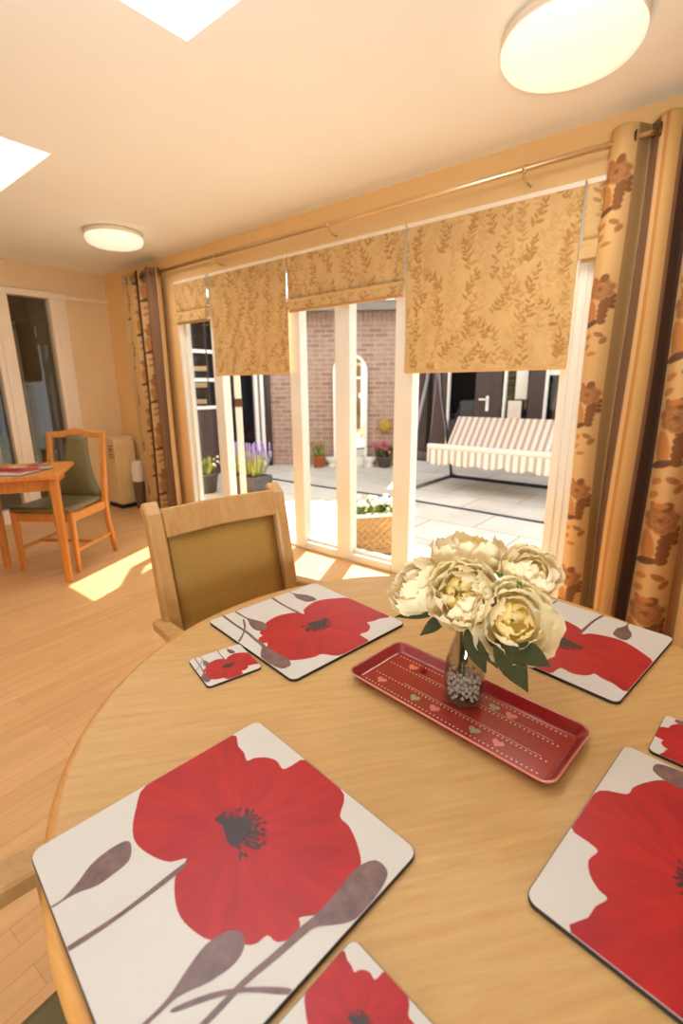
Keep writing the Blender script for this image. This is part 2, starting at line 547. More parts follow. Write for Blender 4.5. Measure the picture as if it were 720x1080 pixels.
    def link(self, name, parent=None, loc=None, rotz=None, tri=False):
        if tri: bmesh.ops.triangulate(self.bm, faces=[f for f in self.bm.faces if len(f.verts) > 4])
        me = bpy.data.meshes.new(name)
        bmesh.ops.recalc_face_normals(self.bm, faces=self.bm.faces) if not tri else None
        self.bm.to_mesh(me); self.bm.free()
        for m in self.mats: me.materials.append(m)
        o = bpy.data.objects.new(name, me); C.objects.link(o)
        if parent is not None: o.parent = parent
        if loc is not None: o.location = loc
        if rotz is not None: o.rotation_euler = (0, 0, rotz)
        return o

def thing(name, label, cat, loc=(0, 0, 0), rotz=0.0, group=None):
    o = bpy.data.objects.new(name, None); C.objects.link(o)
    o.empty_display_size = 0.05
    o.location = loc; o.rotation_euler = (0, 0, rotz)
    o['label'] = label; o['category'] = cat
    if group: o['group'] = group
    return o
def tag(o, label, cat, group=None, kind=None):
    o['label'] = label; o['category'] = cat
    if group: o['group'] = group
    if kind: o['kind'] = kind
    return o
def struct(o):
    o['kind'] = 'structure'; return o
def dup(root, loc, rotz, label, group=None):
    r = root.copy(); C.objects.link(r); r.location = loc; r.rotation_euler = (0, 0, rotz)
    r['label'] = label
    if group: r['group'] = group
    for ch in list(root.children):
        c = ch.copy(); C.objects.link(c); c.parent = r
        for g in list(ch.children):
            d = g.copy(); C.objects.link(d); d.parent = c
    return r

def grid_obj(name, nx, nz, fn, colfn, material, parent=None, thick=0.0):
    """fabric sheet: fn(a,b)->xyz arrays, colfn(a,b)->sRGB array (n,3); a,b in 0..1"""
    a, b = np.meshgrid(np.linspace(0, 1, nx), np.linspace(0, 1, nz))
    a = a.ravel(); b = b.ravel()
    co = fn(a, b)
    idx = np.arange(nx*nz).reshape(nz, nx)
    q = np.stack([idx[:-1, :-1], idx[:-1, 1:], idx[1:, 1:], idx[1:, :-1]], -1).reshape(-1, 4)
    me = bpy.data.meshes.new(name)
    me.vertices.add(len(co)); me.vertices.foreach_set('co', co.astype(np.float32).ravel())
    me.loops.add(q.size); me.loops.foreach_set('vertex_index', q.ravel().astype(np.int32))
    me.polygons.add(len(q)); me.polygons.foreach_set('loop_start', np.arange(0, q.size, 4, dtype=np.int32))
    me.polygons.foreach_set('loop_total', np.full(len(q), 4, np.int32))
    me.polygons.foreach_set('use_smooth', np.ones(len(q), bool))
    me.update(calc_edges=True); me.validate()
    c = colfn(a, b)/255.0
    c = np.where(c <= 0.04045, c/12.92, ((c+0.055)/1.055)**2.4)
    at = me.color_attributes.new('Col', 'FLOAT_COLOR', 'POINT')
    at.data.foreach_set('color', np.concatenate([c, np.ones((len(c), 1))], 1).astype(np.float32).ravel())
    me.materials.append(material)
    o = bpy.data.objects.new(name, me); C.objects.link(o)
    if parent is not None: o.parent = parent
    if thick:
        s = o.modifiers.new('thickness', 'SOLIDIFY'); s.thickness = thick; s.offset = 0
    return o

def rrect(w, h, r, n=6, cx=0, cy=0):
    pts = []
    for sx, sy, a0 in ((1, 1, 0), (-1, 1, 90), (-1, -1, 180), (1, -1, 270)):
        for i in range(n+1):
            a = math.radians(a0 + 90*i/n)
            pts.append((cx + sx*(w/2-r) + r*math.cos(a), cy + sy*(h/2-r) + r*math.sin(a)))
    return pts

# ------------------------------------------------------------------ camera
f_px = 504.698
cam_d = bpy.data.cameras.new('camera')
cam = bpy.data.objects.new('camera', cam_d); C.objects.link(cam)
cam_d.sensor_fit = 'VERTICAL'; cam_d.sensor_height = 36.0; cam_d.sensor_width = 24.0
cam_d.lens = f_px/1080*36.0
R_ = Vector((0.776113, 0.630543, -0.007967)); U_ = Vector((-0.154348, 0.202201, 0.967105)); F_ = Vector((-0.611412, 0.749353, -0.254254))
cam.matrix_world = Matrix(((R_.x, U_.x, -F_.x, 0), (R_.y, U_.y, -F_.y, 0), (R_.z, U_.z, -F_.z, 1.2688), (0, 0, 0, 1)))
cam_d.clip_start = 0.02
cam_d.dof.use_dof = True; cam_d.dof.focus_distance = 0.95; cam_d.dof.aperture_fstop = 4.0
bpy.context.scene.camera = cam

# ------------------------------------------------------------------ room shell
D, L, H = 2.6605, 5.326, 2.40
XR, YB = 1.9, -2.7
TOPW = 2.155           # top of the window openings
WX0, WX1 = -4.06, -0.12
struct(MB().box(-L-0.2, XR+0.2, YB-0.2, D+0.12, -0.12, 0, 'floor').link('floor'))
# ceiling with two skylight holes, plus two unseen ones added for extra light
holes = [(-3.75, -2.858, 0.32, 1.235), (-1.64, -0.72, 0.30, 1.205), (0.35, 1.25, -1.9, -1.0), (-3.2, -2.3, -1.9, -1.0)]
mb = MB()
xs = sorted({-L-0.2, XR+0.2} | {h[0] for h in holes} | {h[1] for h in holes})
ys = sorted({YB-0.2, D+0.25} | {h[2] for h in holes} | {h[3] for h in holes})
for i in range(len(xs)-1):
    for j in range(len(ys)-1):
        mx_, my_ = (xs[i]+xs[i+1])/2, (ys[j]+ys[j+1])/2
        if any(h[0] < mx_ < h[1] and h[2] < my_ < h[3] for h in holes): continue
        mb.box(xs[i], xs[i+1], ys[j], ys[j+1], H, H+0.06, 'ceiling')
bmesh.ops.remove_doubles(mb.bm, verts=mb.bm.verts, dist=1e-5)
struct(mb.link('ceiling'))
wn = 4
for h in holes:
    mb = MB(); t = 0.03; z1 = H+0.22
    mb.box(h[0]-t, h[0], h[2]-t, h[3]+t, H+0.061, z1, 'gutter_white'); mb.box(h[1], h[1]+t, h[2]-t, h[3]+t, H+0.061, z1, 'gutter_white')
    mb.box(h[0], h[1], h[2]-t, h[2], H+0.061, z1, 'gutter_white'); mb.box(h[0], h[1], h[3], h[3]+t, H+0.061, z1, 'gutter_white')
    w = struct(mb.link('window_%d' % wn))
    MB().box(h[0]-t, h[1]+t, h[2]-t, h[3]+t, z1, z1+0.006, 'opal').link('window_pane', w)
    wn += 1
# window wall
mb = MB()
mb.box(-L-0.2, XR+0.2, D, D+0.12, TOPW, H, 'wall')
mb.box(-L-0.2, WX0, D, D+0.12, 0, TOPW, 'wall')
mb.box(WX1, XR+0.2, D, D+0.12, 0, TOPW, 'wall')
mb.box(-L-0.2, XR+0.2, D+0.12, D+0.25, TOPW+0.02, H+0.3, 'brick')
struct(mb.link('wall_window'))
struct(MB().box(WX0, WX1, D-0.012, D, TOPW, TOPW+0.085, 'wall').link('trim_1'))
mb = MB()
mb.box(-L-0.12, -L, YB-0.2, D, 2.15, H, 'wall_left'); mb.box(-L-0.12, -L, 2.215, D, 0, 2.15, 'wall_left'); mb.box(-L-0.12, -L, YB-0.2, -0.2, 0, 2.15, 'wall_left')
struct(mb.link('wall_left'))
struct(MB().box(XR, XR+0.12, YB-0.2, D, 0, H, 'wall').link('wall_right'))
struct(MB().box(-L-0.2, XR+0.2, YB-0.12, YB, 0, H, 'wall').link('wall_back'))
struct(MB().box(-L, WX0, D-0.015, D, 0, 0.09, 'white_gloss', 0.003).link('baseboard_window'))
struct(MB().box(-L, -L+0.015, 2.23, D-0.016, 0, 0.09, 'white_gloss', 0.003).link('baseboard_left'))
struct(MB().box(-L, -L+0.018, 2.23, D, 2.118, 2.15, 'white_gloss', 0.004).link('trim_2'))

# ---- glazed screen in the left wall
mb = MB()
for y0, y1 in ((-0.2, -0.08), (0.35, 0.47), (1.05, 1.2), (1.585, 1.735), (2.085, 2.235)):
    mb.box(-L-0.09, -L+0.02, y0, y1, 0, 2.15, 'white_gloss', 0.006)
    mb.box(-L+0.02, -L+0.03, y0+0.045, y1-0.045, 0, 2.15, 'white_gloss', 0.003)
mb.box(-L-0.085, -L+0.034, -0.21, 2.24, 2.105, 2.162, 'white_gloss', 0.004)
mb.box(-L-0.085, -L+0.034, -0.21, 2.24, 0, 0.13, 'white_gloss', 0.004)
d3 = struct(mb.link('door_3'))
for y0, y1 in ((-0.08, 0.35), (0.47, 1.05), (1.2, 1.585), (1.735, 2.085)):
    MB().box(-L-0.045, -L-0.039, y0, y1, 0.13, 2.105, 'pane_dim').link('door_pane', d3)
# corridor behind the glazed screen
mb = MB()
mb.box(-7.3, -7.2, -1.2, 2.66, 0, 2.4, 'corridor'); mb.box(-7.2, -L-0.2, 2.56, 2.66, 0, 2.4, 'corridor')
mb.box(-7.2, -L-0.2, -1.2, -1.1, 0, 2.4, 'corridor')
struct(mb.link('wall_corridor'))
struct(MB().box(-7.3, -L-0.2, -1.2, 2.66, -0.12, 0, 'corridor').link('floor_corridor'))
struct(MB().box(-7.3, -L-0.2, -1.2, 2.66, 2.4, 2.46, 'corridor').link('ceiling_corridor'))
mb = MB()
for y0, y1 in ((1.62, 1.70), (2.30, 2.38)): mb.box(-7.2, -7.16, y0, y1, 0, 2.05, 'white_gloss', 0.004)
mb.box(-7.2, -7.16, 1.62, 2.38, 2.0, 2.08, 'white_gloss', 0.004)
mb.box(-7.2, -7.19, 1.70, 2.30, 1.6, 2.0, 'dark_room'); mb.box(-7.2, -7.18, 1.70, 1.98, 0, 1.6, 'white_gloss'); mb.box(-7.2, -7.19, 1.98, 2.30, 0, 1.6, 'dark_room')
mb.box(-7.19, -7.17, 1.86, 1.9, 0, 1.6, 'bin_grey')
struct(mb.link('door_4'))

# ---- patio doors and sidelights (white upvc)
GY = D+0.062
def posts(mb, X0, X1, z0=0.0, z1=TOPW, m='upvc', y0=D-0.006, y1=D+0.075):
    mb.box(X0, X1, y0, y1, z0, z1, m, 0.006)
# window_1: left sidelight
mb = MB(); posts(mb, WX0, WX0+0.035); posts(mb, -3.585, -3.465)
mb.box(WX0+0.035, -3.585, D-0.006, D+0.075, 0, 0.17, 'upvc', 0.006); mb.box(WX0+0.035, -3.585, D-0.006, D+0.075, 2.08, TOPW, 'upvc', 0.006)
mb.box(WX0+0.035, WX0+0.075, D+0.03, D+0.075, 0.17, 2.08, 'upvc', 0.004)
w1 = struct(mb.link('window_1'))
MB().box(WX0+0.075, -3.585, GY, GY+0.006, 0.17, 2.08, 'pane').link('window_pane', w1)
# window_2: twin sidelights between the doors
mb = MB(); posts(mb, -2.655, -2.545); posts(mb, -2.215, -2.085); posts(mb, -1.725, -1.59)
for a, b in ((-2.545, -2.215), (-2.085, -1.725)):
    mb.box(a, b, D-0.006, D+0.075, 0.0, 0.06, 'upvc', 0.006); mb.box(a, b, D-0.006, D+0.075, 2.08, TOPW, 'upvc', 0.006)
    mb.box(a, b, D+0.03, D+0.075, 0.06, 0.085, 'upvc', 0.004)
w2 = struct(mb.link('window_2'))
for a, b in ((-2.545, -2.215), (-2.085, -1.725)):
    MB().box(a, b, GY, GY+0.006, 0.085, 2.08, 'pane').link('window_pane', w2)
# window_3: right sidelight, mostly behind the curtain
mb = MB(); posts(mb, -0.735, -0.585); posts(mb, -0.16, WX1)
for k in range(3): mb.box(-0.71+0.04*k, -0.69+0.04*k, D-0.014, D-0.006, 0, TOPW, 'upvc', 0.003)
mb.box(-0.585, -0.16, D-0.006, D+0.075, 0, 0.10, 'upvc', 0.006); mb.box(-0.585, -0.16, D-0.006, D+0.075, 2.08, TOPW, 'upvc', 0.006)
w3 = struct(mb.link('window_3'))
MB().box(-0.585, -0.16, GY, GY+0.006, 0.10, 2.08, 'pane').link('window_pane', w3)
# door frames (head and sill), leaf of the left one stands open, hinged on the left post
def leaf(mb, W=0.74, Hh=1.98, t=0.055):
    s = 0.095
    mb.box(0, W, -t, 0, 0.03, 0.03+0.16, 'upvc', 0.005); mb.box(0, W, -t, 0, Hh-s, Hh+0.03, 'upvc', 0.005)
    mb.box(0, s, -t, 0, 0.19, Hh-s, 'upvc', 0.005); mb.box(W-s, W, -t, 0, 0.19, Hh-s, 'upvc', 0.005)
def door(name, a, b, hinge, ang):
    mb = MB()
    mb.box(a, b, D-0.006, D+0.075, 2.07, TOPW, 'upvc', 0.006); mb.box(a, b, D, D+0.10, -0.02, 0.022, 'upvc', 0.004)
    d = struct(mb.link(name))
    lm = MB(); leaf(lm)
    lo = lm.link('door_leaf', d, loc=(hinge, D+0.085, 0), rotz=ang)
    MB().box(0.095, 0.645, -0.032, -0.026, 0.19, 1.885, 'pane').link('door_pane', lo)
    MB().box(0.655, 0.69, -0.066, -0.055, 0.95, 1.13, 'upvc', 0.004).link('door_handle', lo)
    MB().box(-0.012, 0.02, -0.062, 0.004, 1.10, 1.17, 'chair_dark', 0.003).link('door_hinge', lo)
    return d
door('door_1', -3.465, -2.655, -3.43, math.radians(141.5))
door('door_2', -1.59, -0.735, -0.705, math.radians(86))

# ------------------------------------------------------------------ ceiling lights
def ceiling_light(x, y, r, label):
    t = thing('ceiling_light', label, 'ceiling light', (x, y, H))
    MB().lathe([(0, 0), (r*0.92, 0), (r, -0.008), (r, -0.03), (r*0.97, -0.034), (0, -0.034)], 'white_gloss', 56).link('lamp_base', t)
    prof = [(r*0.97, -0.034), (r*1.0, -0.045), (r*0.99, -0.06), (r*0.93, -0.078), (r*0.8, -0.09), (r*0.5, -0.1), (0, -0.104)]
    MB().lathe(prof, 'lamp', 56).link('lamp_diffuser', t)
    return t
ceiling_light(-3.85, 2.04, 0.205, 'smaller-looking round opal ceiling light near the far left corner')
ceiling_light(-0.618, 1.975, 0.222, 'large bright round opal ceiling light at the top right of the ceiling')
ceiling_light(-0.6, -1.2, 0.2, 'unseen round opal ceiling light added behind the camera, towards the back wall')  # this and the next are added out of frame to brighten the room
ceiling_light(-3.85, -1.2, 0.2, 'unseen round opal ceiling light added behind the camera on the left side')

# ------------------------------------------------------------------ curtain rod
ROD_Y, ROD_Z = D-0.10, 2.252
t = thing('curtain_rod', 'long champagne metal curtain rod running above the patio doors', 'curtain rod', (0, ROD_Y, ROD_Z))
MB().tube([(-4.7, 0, 0), (0.12, 0, 0)], 0.0125, 'rod', 14).link('pole', t)
for x in (-3.34, -2.18, -0.955):
    MB().tube([(x, 0.1, -0.05), (x, 0.04, -0.05), (x, 0.0, -0.03), (x, 0.0, -0.0125)], 0.005, 'rod', 8).tube([(x, 0.1, -0.05), (x, 0.092, -0.05)], 0.016, 'rod', 14).tube([(x-0.008, 0, 0), (x+0.008, 0, 0)], 0.0165, 'rod', 14).link('bracket', t)
for x, s in ((-4.7, -1), (0.12, 1)):
    mb = MB(); mb.ball((x+s*0.022, 0, 0), 0.026, 'rod', 16); mb.link('finial', t)

# ------------------------------------------------------------------ fabric painting
def ell(px, pz, cx, cz, a, b, ang):
    c, s = math.cos(ang), math.sin(ang)
    dx, dz = px-cx, pz-cz
    u = (dx*c+dz*s)/a; v = (-dx*s+dz*c)/b
    return u*u+v*v
def put(col, d, rgb, soft=0.25):
    w = np.clip((1.0+soft-d)/(2*soft), 0, 1)[:, None]
    return col*(1-w)+np.array(rgb, float)*w
def flower_motif(col, px, pz, cx, cz, s, inside):
    """one rose with leaves, height about 0.3*s; painted only where inside"""
    o = col.copy()
    D1, D2, D3, OR, DK = (170, 120, 76), (140, 96, 62), (188, 142, 98), (194, 134, 78), (112, 84, 64)
    def E(dx, dz, la, lb, ang, rgb, soft=0.2):
        nonlocal o
        o = put(o, ell(px, pz, cx+dx*s, cz+dz*s, la*s, lb*s, ang), rgb, soft)
    # long leaf sweeping down on the left, dark curled leaf at its foot, toothed leaf on the right
    E(-0.026, -0.095, 0.022, 0.062, 0.10, OR); E(-0.024, -0.095, 0.0025, 0.055, 0.10, D3); E(-0.022, -0.152, 0.036, 0.013, 0.45, DK)
    for dz in (-0.04, -0.065, -0.09, -0.115, -0.14): E(0.014+0.05*(dz+0.15), dz, 0.019-0.06*abs(dz+0.075), 0.017, 0.5, D2)
    for dz in (-0.02, -0.045, -0.07): E(0.042, dz, 0.014, 0.012, -0.4, D2)
    # rose head: ring of petals, paler rims, darker heart
    for k in range(7):
        q = 2*PI*k/7+0.3
        E(0.032*math.cos(q), 0.012+0.034*math.sin(q), 0.0195, 0.0195, 0, D3); E(0.029*math.cos(q), 0.012+0.031*math.sin(q), 0.017, 0.017, 0, D1)
    for k in range(5):
        q = 2*PI*k/5
        E(0.014*math.cos(q), 0.012+0.015*math.sin(q), 0.0125, 0.0125, 0, D3); E(0.0125*math.cos(q), 0.012+0.0135*math.sin(q), 0.0105, 0.0105, 0, D1)
    E(0.0, 0.012, 0.008, 0.009, 0, D2)
    E(0.010, 0.062, 0.014, 0.020, -0.3, D2); E(-0.022, 0.058, 0.011, 0.018, 0.5, D1)
    # little leaf pairs below and above the rose
    for (dx, dz, a) in ((-0.028, -0.215, 0.7), (0.014, -0.205, -0.6), (-0.03, -0.265, 0.8), (-0.005, -0.30, 0.2), (0.03, -0.235, 1.2)):
        o = put(o, ell(px, pz, cx+dx*s, cz+dz*s, 0.019*s, 0.011*s, a), OR if dx < 0 else D1)
    return np.where(inside[:, None], o, col)

def curtain(name, label, X0, X1, stripes, crests, florals, amp, z0, z1):
    """stripes: [(x_end, rgb)...]; crests: x of the forward folds; florals: [(xa, xb, phase)]"""
    t = thing(name, label, 'curtain', ((X0+X1)/2, ROD_Y, 0))
    xm = (X0+X1)/2
    lam = crests[1]-crests[0]
    def fn(a, b):
        X = X0+(X1-X0)*a; Z = z0+(z1-z0)*b
        ph = 2*PI*(X-crests[0])/lam
        am = amp*(0.82+0.25*(1-b)+0.06*np.sin(5*a+3*b))
        Y = -am*np.cos(ph+0.12*np.sin(4*b+7*a))
        skew = 0.012*np.sin(ph)*(1-0.3*b)
        return np.stack([X+skew+0.006*np.sin(3*Z+9*a)-xm, Y, Z], 1)
    def colfn(a, b):
        X = X0+(X1-X0)*a; Z = z0+(z1-z0)*b
        col = np.zeros((len(a), 3)); lo = -99
        for xe, c in stripes:
            w = (X >= lo) & (X < xe); col[w] = c; lo = xe
        for xa, xb, ph in florals:
            ins = (X >= xa) & (X < xb)
            for k in range(-1, 6):
                zc = ph+0.455*k
                col = flower_motif(col, X, Z, (xa+xb)/2, zc, min(1.25, (xb-xa)/0.105), ins)
        return col
    grid_obj('fabric', int((X1-X0)/0.0028), 520, fn, colfn, M['curtain'], t, 0.003)
    zr = ROD_Z
    for i, x in enumerate(np.arange(crests[0]-lam*0.75, X1+lam, lam/2)):
        if X0+0.02 < x < X1-0.01:
            mb = MB()
            mb.tube([(x-xm+0.0, 0.027*math.cos(2*PI*k/20), zr+0.027*math.sin(2*PI*k/20)) for k in range(20)], 0.0055, 'chrome', 8, closed=True)
            mb.link('eyelet', t)
    return t
CR, OL, MV, LT, ORG, GD, DB, TC = (216, 180, 124), (168, 138, 92), (140, 108, 84), (222, 188, 136), (194, 138, 76), (206, 168, 108), (82, 62, 50), (182, 126, 84)
curtain('curtain', 'long floral and striped eyelet curtain right of the patio doors', -0.588, -0.03,
        [(-0.508, CR), (-0.455, OL), (-0.448, DB), (-0.405, MV), (-0.388, LT), (-0.378, ORG), (-0.345, GD), (-0.332, MV), (-0.268, DB), (-0.135, CR), (-0.128, GD), (-0.085, TC), (-0.065, OL), (9, LT)],
        [-0.545, -0.372], [(-0.60, -0.508, 0.30), (-0.268, -0.135, 0.20)], 0.05, 0.015, 2.30)
curtain('curtain', 'narrower floral curtain gathered in the far corner left of the patio doors', -4.76, -4.11,
        [(-4.61, CR), (-4.59, GD), (-4.47, CR), (-4.435, DB), (-4.32, CR), (-4.285, DB), (-4.215, MV), (-4.18, TC), (9, LT)],
        [-4.62, -4.45], [(-4.75, -4.61, 0.3), (-4.59, -4.47, 0.12), (-4.435, -4.32, 0.4)], 0.048, 0.015, 2.30)

# ------------------------------------------------------------------ roman blinds
def vine_paint(a, b, W, Hh, seed):
    """woven ground with scattered sprigs of leaves, some faint and some darker"""
    r = random.Random(seed)
    X = a*W; Z = b*Hh
    col = np.tile(np.array((218, 187, 132.)), (len(a), 1))
    n1 = np.sin(X*61+np.sin(Z*23)*2)*np.sin(Z*47+np.sin(X*31)*2)
    n2 = np.sin(X*19+2*np.sin(Z*9))*np.sin(Z*13+seed)
    col += n1[:, None]*np.array((3, 3, 3))+n2[:, None]*np.array((4, 4, 3))
    def blob(cx, cz, la, lb, ang, tone, soft=0.35):
        nonlocal col
        w = (np.abs(X-cx) < 0.05) & (np.abs(Z-cz) < 0.05)
        if not w.any(): return
        col[w] = put(col[w], ell(X[w], Z[w], cx, cz, la, lb, ang), tone, soft)
    faint, mid, dark = (209, 174, 118), (198, 159, 102), (186, 143, 88)
    nxc = max(1, int(round(W/0.155)))
    for layer, (tone, dens) in enumerate(((faint, 1.3), (mid, 1.0), (dark, 0.8))):
        for c in range(-1, nxc+1):
            x = (c+0.5)*W/nxc+r.uniform(-0.035, 0.035)+(0.07 if layer == 0 else 0)
            z = r.uniform(-0.1, 0.05)
            while z < Hh+0.05:
                ang = r.choice((-1, 1))*r.uniform(0.05, 0.6); Ls = r.uniform(0.10, 0.17); px, pz = x, z; bend = r.uniform(-0.8, 0.8)
                steps = 7
                for q in range(steps):
                    an = ang+bend*q/steps
                    px += math.sin(an)*Ls/steps; pz += math.cos(an)*Ls/steps
                    blob(px, pz, 0.0016, Ls/steps*0.62, -an, tone)
                    sd = 1 if q % 2 else -1
                    la = r.uniform(0.014, 0.024)*(1-0.05*q); ta = an+sd*r.uniform(0.7, 1.2)
                    blob(px+math.sin(ta)*la*0.95, pz+math.cos(ta)*la*0.95, la*0.36, la, -ta, tone, 0.25)
                    if r.random() < 0.35:
                        ta = an-sd*r.uniform(0.6, 1.3); la *= 0.75
                        blob(px+math.sin(ta)*la*0.95, pz+math.cos(ta)*la*0.95, la*0.36, la, -ta, tone, 0.25)
                blob(px+math.sin(an)*0.014, pz+math.cos(an)*0.014, 0.006, 0.017, -an, tone, 0.25)
                z += Ls/dens*r.uniform(0.75, 1.2)
    return col
BY = D-0.045
def blind(label, X0, X1, z1, z0, fold, seed, tilt=0.0):
    W = X1-X0; Hh = z1-z0
    t = thing('roman_blind', label, 'blind', (X0, BY, z0), 0, 'roman blinds over the patio doors')
    MB().box(0.0, W, -0.006, 0.035, Hh-0.005, Hh+0.018, 'seam', 0.003).link('headrail', t)
    def fn(a, b):
        y = np.full(len(a), 0.0)+0.003*np.sin(a*9+b*4)
        if fold:   # drawn up: the lower part hangs as a stacked flap
            y = y-0.034*np.clip((fold-b*Hh)/0.012, 0, 1)*(1-0.3*np.clip(b*Hh/fold, 0, 1))
            y = y+0.012*np.exp(-((b*Hh-fold-0.012)/0.014)**2)
        else:
            y = y-0.006*np.exp(-((b*Hh-0.215)/0.012)**2)+0.004*np.sin(b*7)
        return np.stack([a*W, y, b*Hh+tilt*a*(1-b)], 1)
    def colfn(a, b):
        c = vine_paint(a, b, W, Hh, seed)
        return c
    nx = max(60, int(W/0.0036)); nz = max(60, int(Hh/0.0036))
    grid_obj('fabric', nx, nz, fn, colfn, M['blind'], t, 0.0025)
    # hem with a batten, and a stack of folded fabric behind the flap
    hm = MB()
    hm.box(0.004, W-0.004, -0.004, 0.008, -0.012+0.0, 0.006, 'hem', 0.004)
    hm.link('hem_bar', t)
    if fold:
        sm = MB()
        for k in range(3):
            sm.box(0.008, W-0.008, -0.024+0.016*k, -0.014+0.016*k, 0.008+0.004*k, fold+0.01, 'hem', 0.003)
        sm.link('folded_stack', t)
    return t
M['hem'] = mat('blind_hem_fabric', (214, 176, 120), 0.9, spec=0.1, noise=0.05, nscale=60)
blind('narrow raised tan blind at the far left over the sidelight', -4.01, -3.545, TOPW-0.012, 1.818, 0.075, 1)
blind('lowered tan leaf-patterned blind over the open left patio door', -3.50, -2.62, TOPW-0.012, 1.372, 0, 2, -0.015)
blind('raised tan blind over the twin window panes in the middle', -2.605, -1.645, TOPW-0.012, 1.79, 0.062, 3)
blind('large lowered tan leaf-patterned blind above the striped swing seat', -1.63, -0.695, TOPW-0.012, 1.352, 0, 4)
blind('narrow raised tan blind half hidden behind the right curtain', -0.685, -0.512, TOPW-0.012, 1.825, 0.07, 5)

# ------------------------------------------------------------------ round table
TZ = 0.745; TC_ = (-0.3277, 0.6451); TR = 0.5745
t = thing('dining_table', 'round beech dining table set with poppy placemats in the foreground', 'table', (TC_[0], TC_[1], 0))
mb = MB()
prof = [(0, 0), (TR-0.006, 0), (TR-0.004, -0.0004)]
mb.lathe([(0, TZ-0.0305), (TR-0.02, TZ-0.0305), (TR-0.02, TZ-0.03)], 'table', 128)
mb.lathe([(TR-0.014, TZ), (0, TZ)], 'table', 128)
mb.link('tabletop', t)
edge = [(TR-0.02, TZ-0.0305)] + [(TR-0.012+0.012*math.sin(q), TZ-0.015-0.0155*math.cos(q)) for q in np.linspace(0, PI, 12)] + [(TR-0.014, TZ)]
MB().lathe(edge, 'table_edge', 128).link('edge_band', t)
ap = MB(); ap.lathe([(0.40, TZ-0.06), (0.42, TZ-0.06), (0.42, TZ-0.031), (0.40, TZ-0.031), (0.40, TZ-0.06)], 'table_edge', 64); ap.link('apron', t)
for k in range(4):
    a = math.radians(30+90*k); c, s = math.cos(a), math.sin(a)
    MB().rect_sweep([(0.40*c, 0.40*s, TZ-0.031), (0.40*c, 0.40*s, 0.4), (0.42*c, 0.42*s, 0.0)], [0.06, 0.052, 0.042], [0.06, 0.052, 0.042], 'table_edge', (c, s, 0)).link('leg', t)

# ------------------------------------------------------------------ poppy placemats and coasters
FL = [(0.001,0.430),(0.001,0.610),(0.001,0.851),(0.086,0.831),(0.139,0.827),(0.192,0.809),(0.203,0.841),(0.235,0.879),(0.286,0.902),(0.345,0.892),(0.358,0.932),(0.375,0.998),(0.516,0.998),(0.634,0.985),(0.694,0.901),(0.748,0.895),(0.818,0.865),(0.883,0.819),(0.897,0.767),(0.908,0.727),(0.921,0.699),(0.922,0.642),(0.902,0.599),(0.866,0.551),(0.884,0.539),(0.897,0.503),(0.871,0.458),(0.835,0.449),(0.830,0.412),(0.806,0.385),(0.754,0.367),(0.723,0.319),(0.667,0.296),(0.595,0.285),(0.525,0.301),(0.456,0.339),(0.430,0.394),(0.400,0.347),(0.341,0.314),(0.255,0.291),(0.182,0.301),(0.089,0.352)]
CEN = [(0.36,0.545),(0.40,0.555),(0.445,0.54),(0.49,0.53),(0.515,0.545),(0.51,0.59),(0.495,0.625),(0.465,0.645),(0.43,0.63),(0.405,0.60),(0.38,0.575)]
BULB = [(0.268,0.005),(0.267,0.039),(0.243,0.093),(0.210,0.143),(0.196,0.210),(0.205,0.268),(0.242,0.273),(0.291,0.243),(0.302,0.182),(0.303,0.132),(0.284,0.085),(0.277,0.049),(0.276,0.005)]
STEM = [(0.432,0.002),(0.446,0.158),(0.438,0.372),(0.458,0.352),(0.462,0.161),(0.450,0.002)]
PODM = [(0.773,0.002),(0.772,0.071),(0.771,0.133),(0.763,0.176),(0.742,0.233),(0.724,0.302),(0.737,0.367),(0.770,0.395),(0.807,0.386),(0.828,0.340),(0.817,0.267),(0.793,0.206),(0.784,0.174),(0.784,0.137),(0.785,0.098),(0.786,0.002)]
PODR = [(0.872,0.002),(0.880,0.194),(0.877,0.327),(0.887,0.448),(0.890,0.541),(0.897,0.611),(0.891,0.700),(0.884,0.796),(0.910,0.862),(0.962,0.865),(0.985,0.829),(0.997,0.748),(0.995,0.673),(0.967,0.623),(0.926,0.572),(0.916,0.531),(0.908,0.443),(0.895,0.325),(0.897,0.211),(0.889,0.002)]
THIN = [(0.800,0.165),(0.842,0.252),(0.902,0.330),(0.974,0.401),(0.998,0.415),(0.998,0.401),(0.910,0.322),(0.856,0.247),(0.81,0.16)]
def smooth_loop(p, k=3):
    out = []; n = len(p)
    for i in range(n):
        p0, p1, p2, p3 = (Vector(p[(i+d) % n]) for d in (-1, 0, 1, 2))
        for j in range(k):
            t = j/k
            q = 0.5*((2*p1)+(p2-p0)*t+(2*p0-5*p1+4*p2-p3)*t*t+(3*p1-p0-3*p2+p3)*t*t*t)
            out.append((q.x, q.y))
    return out
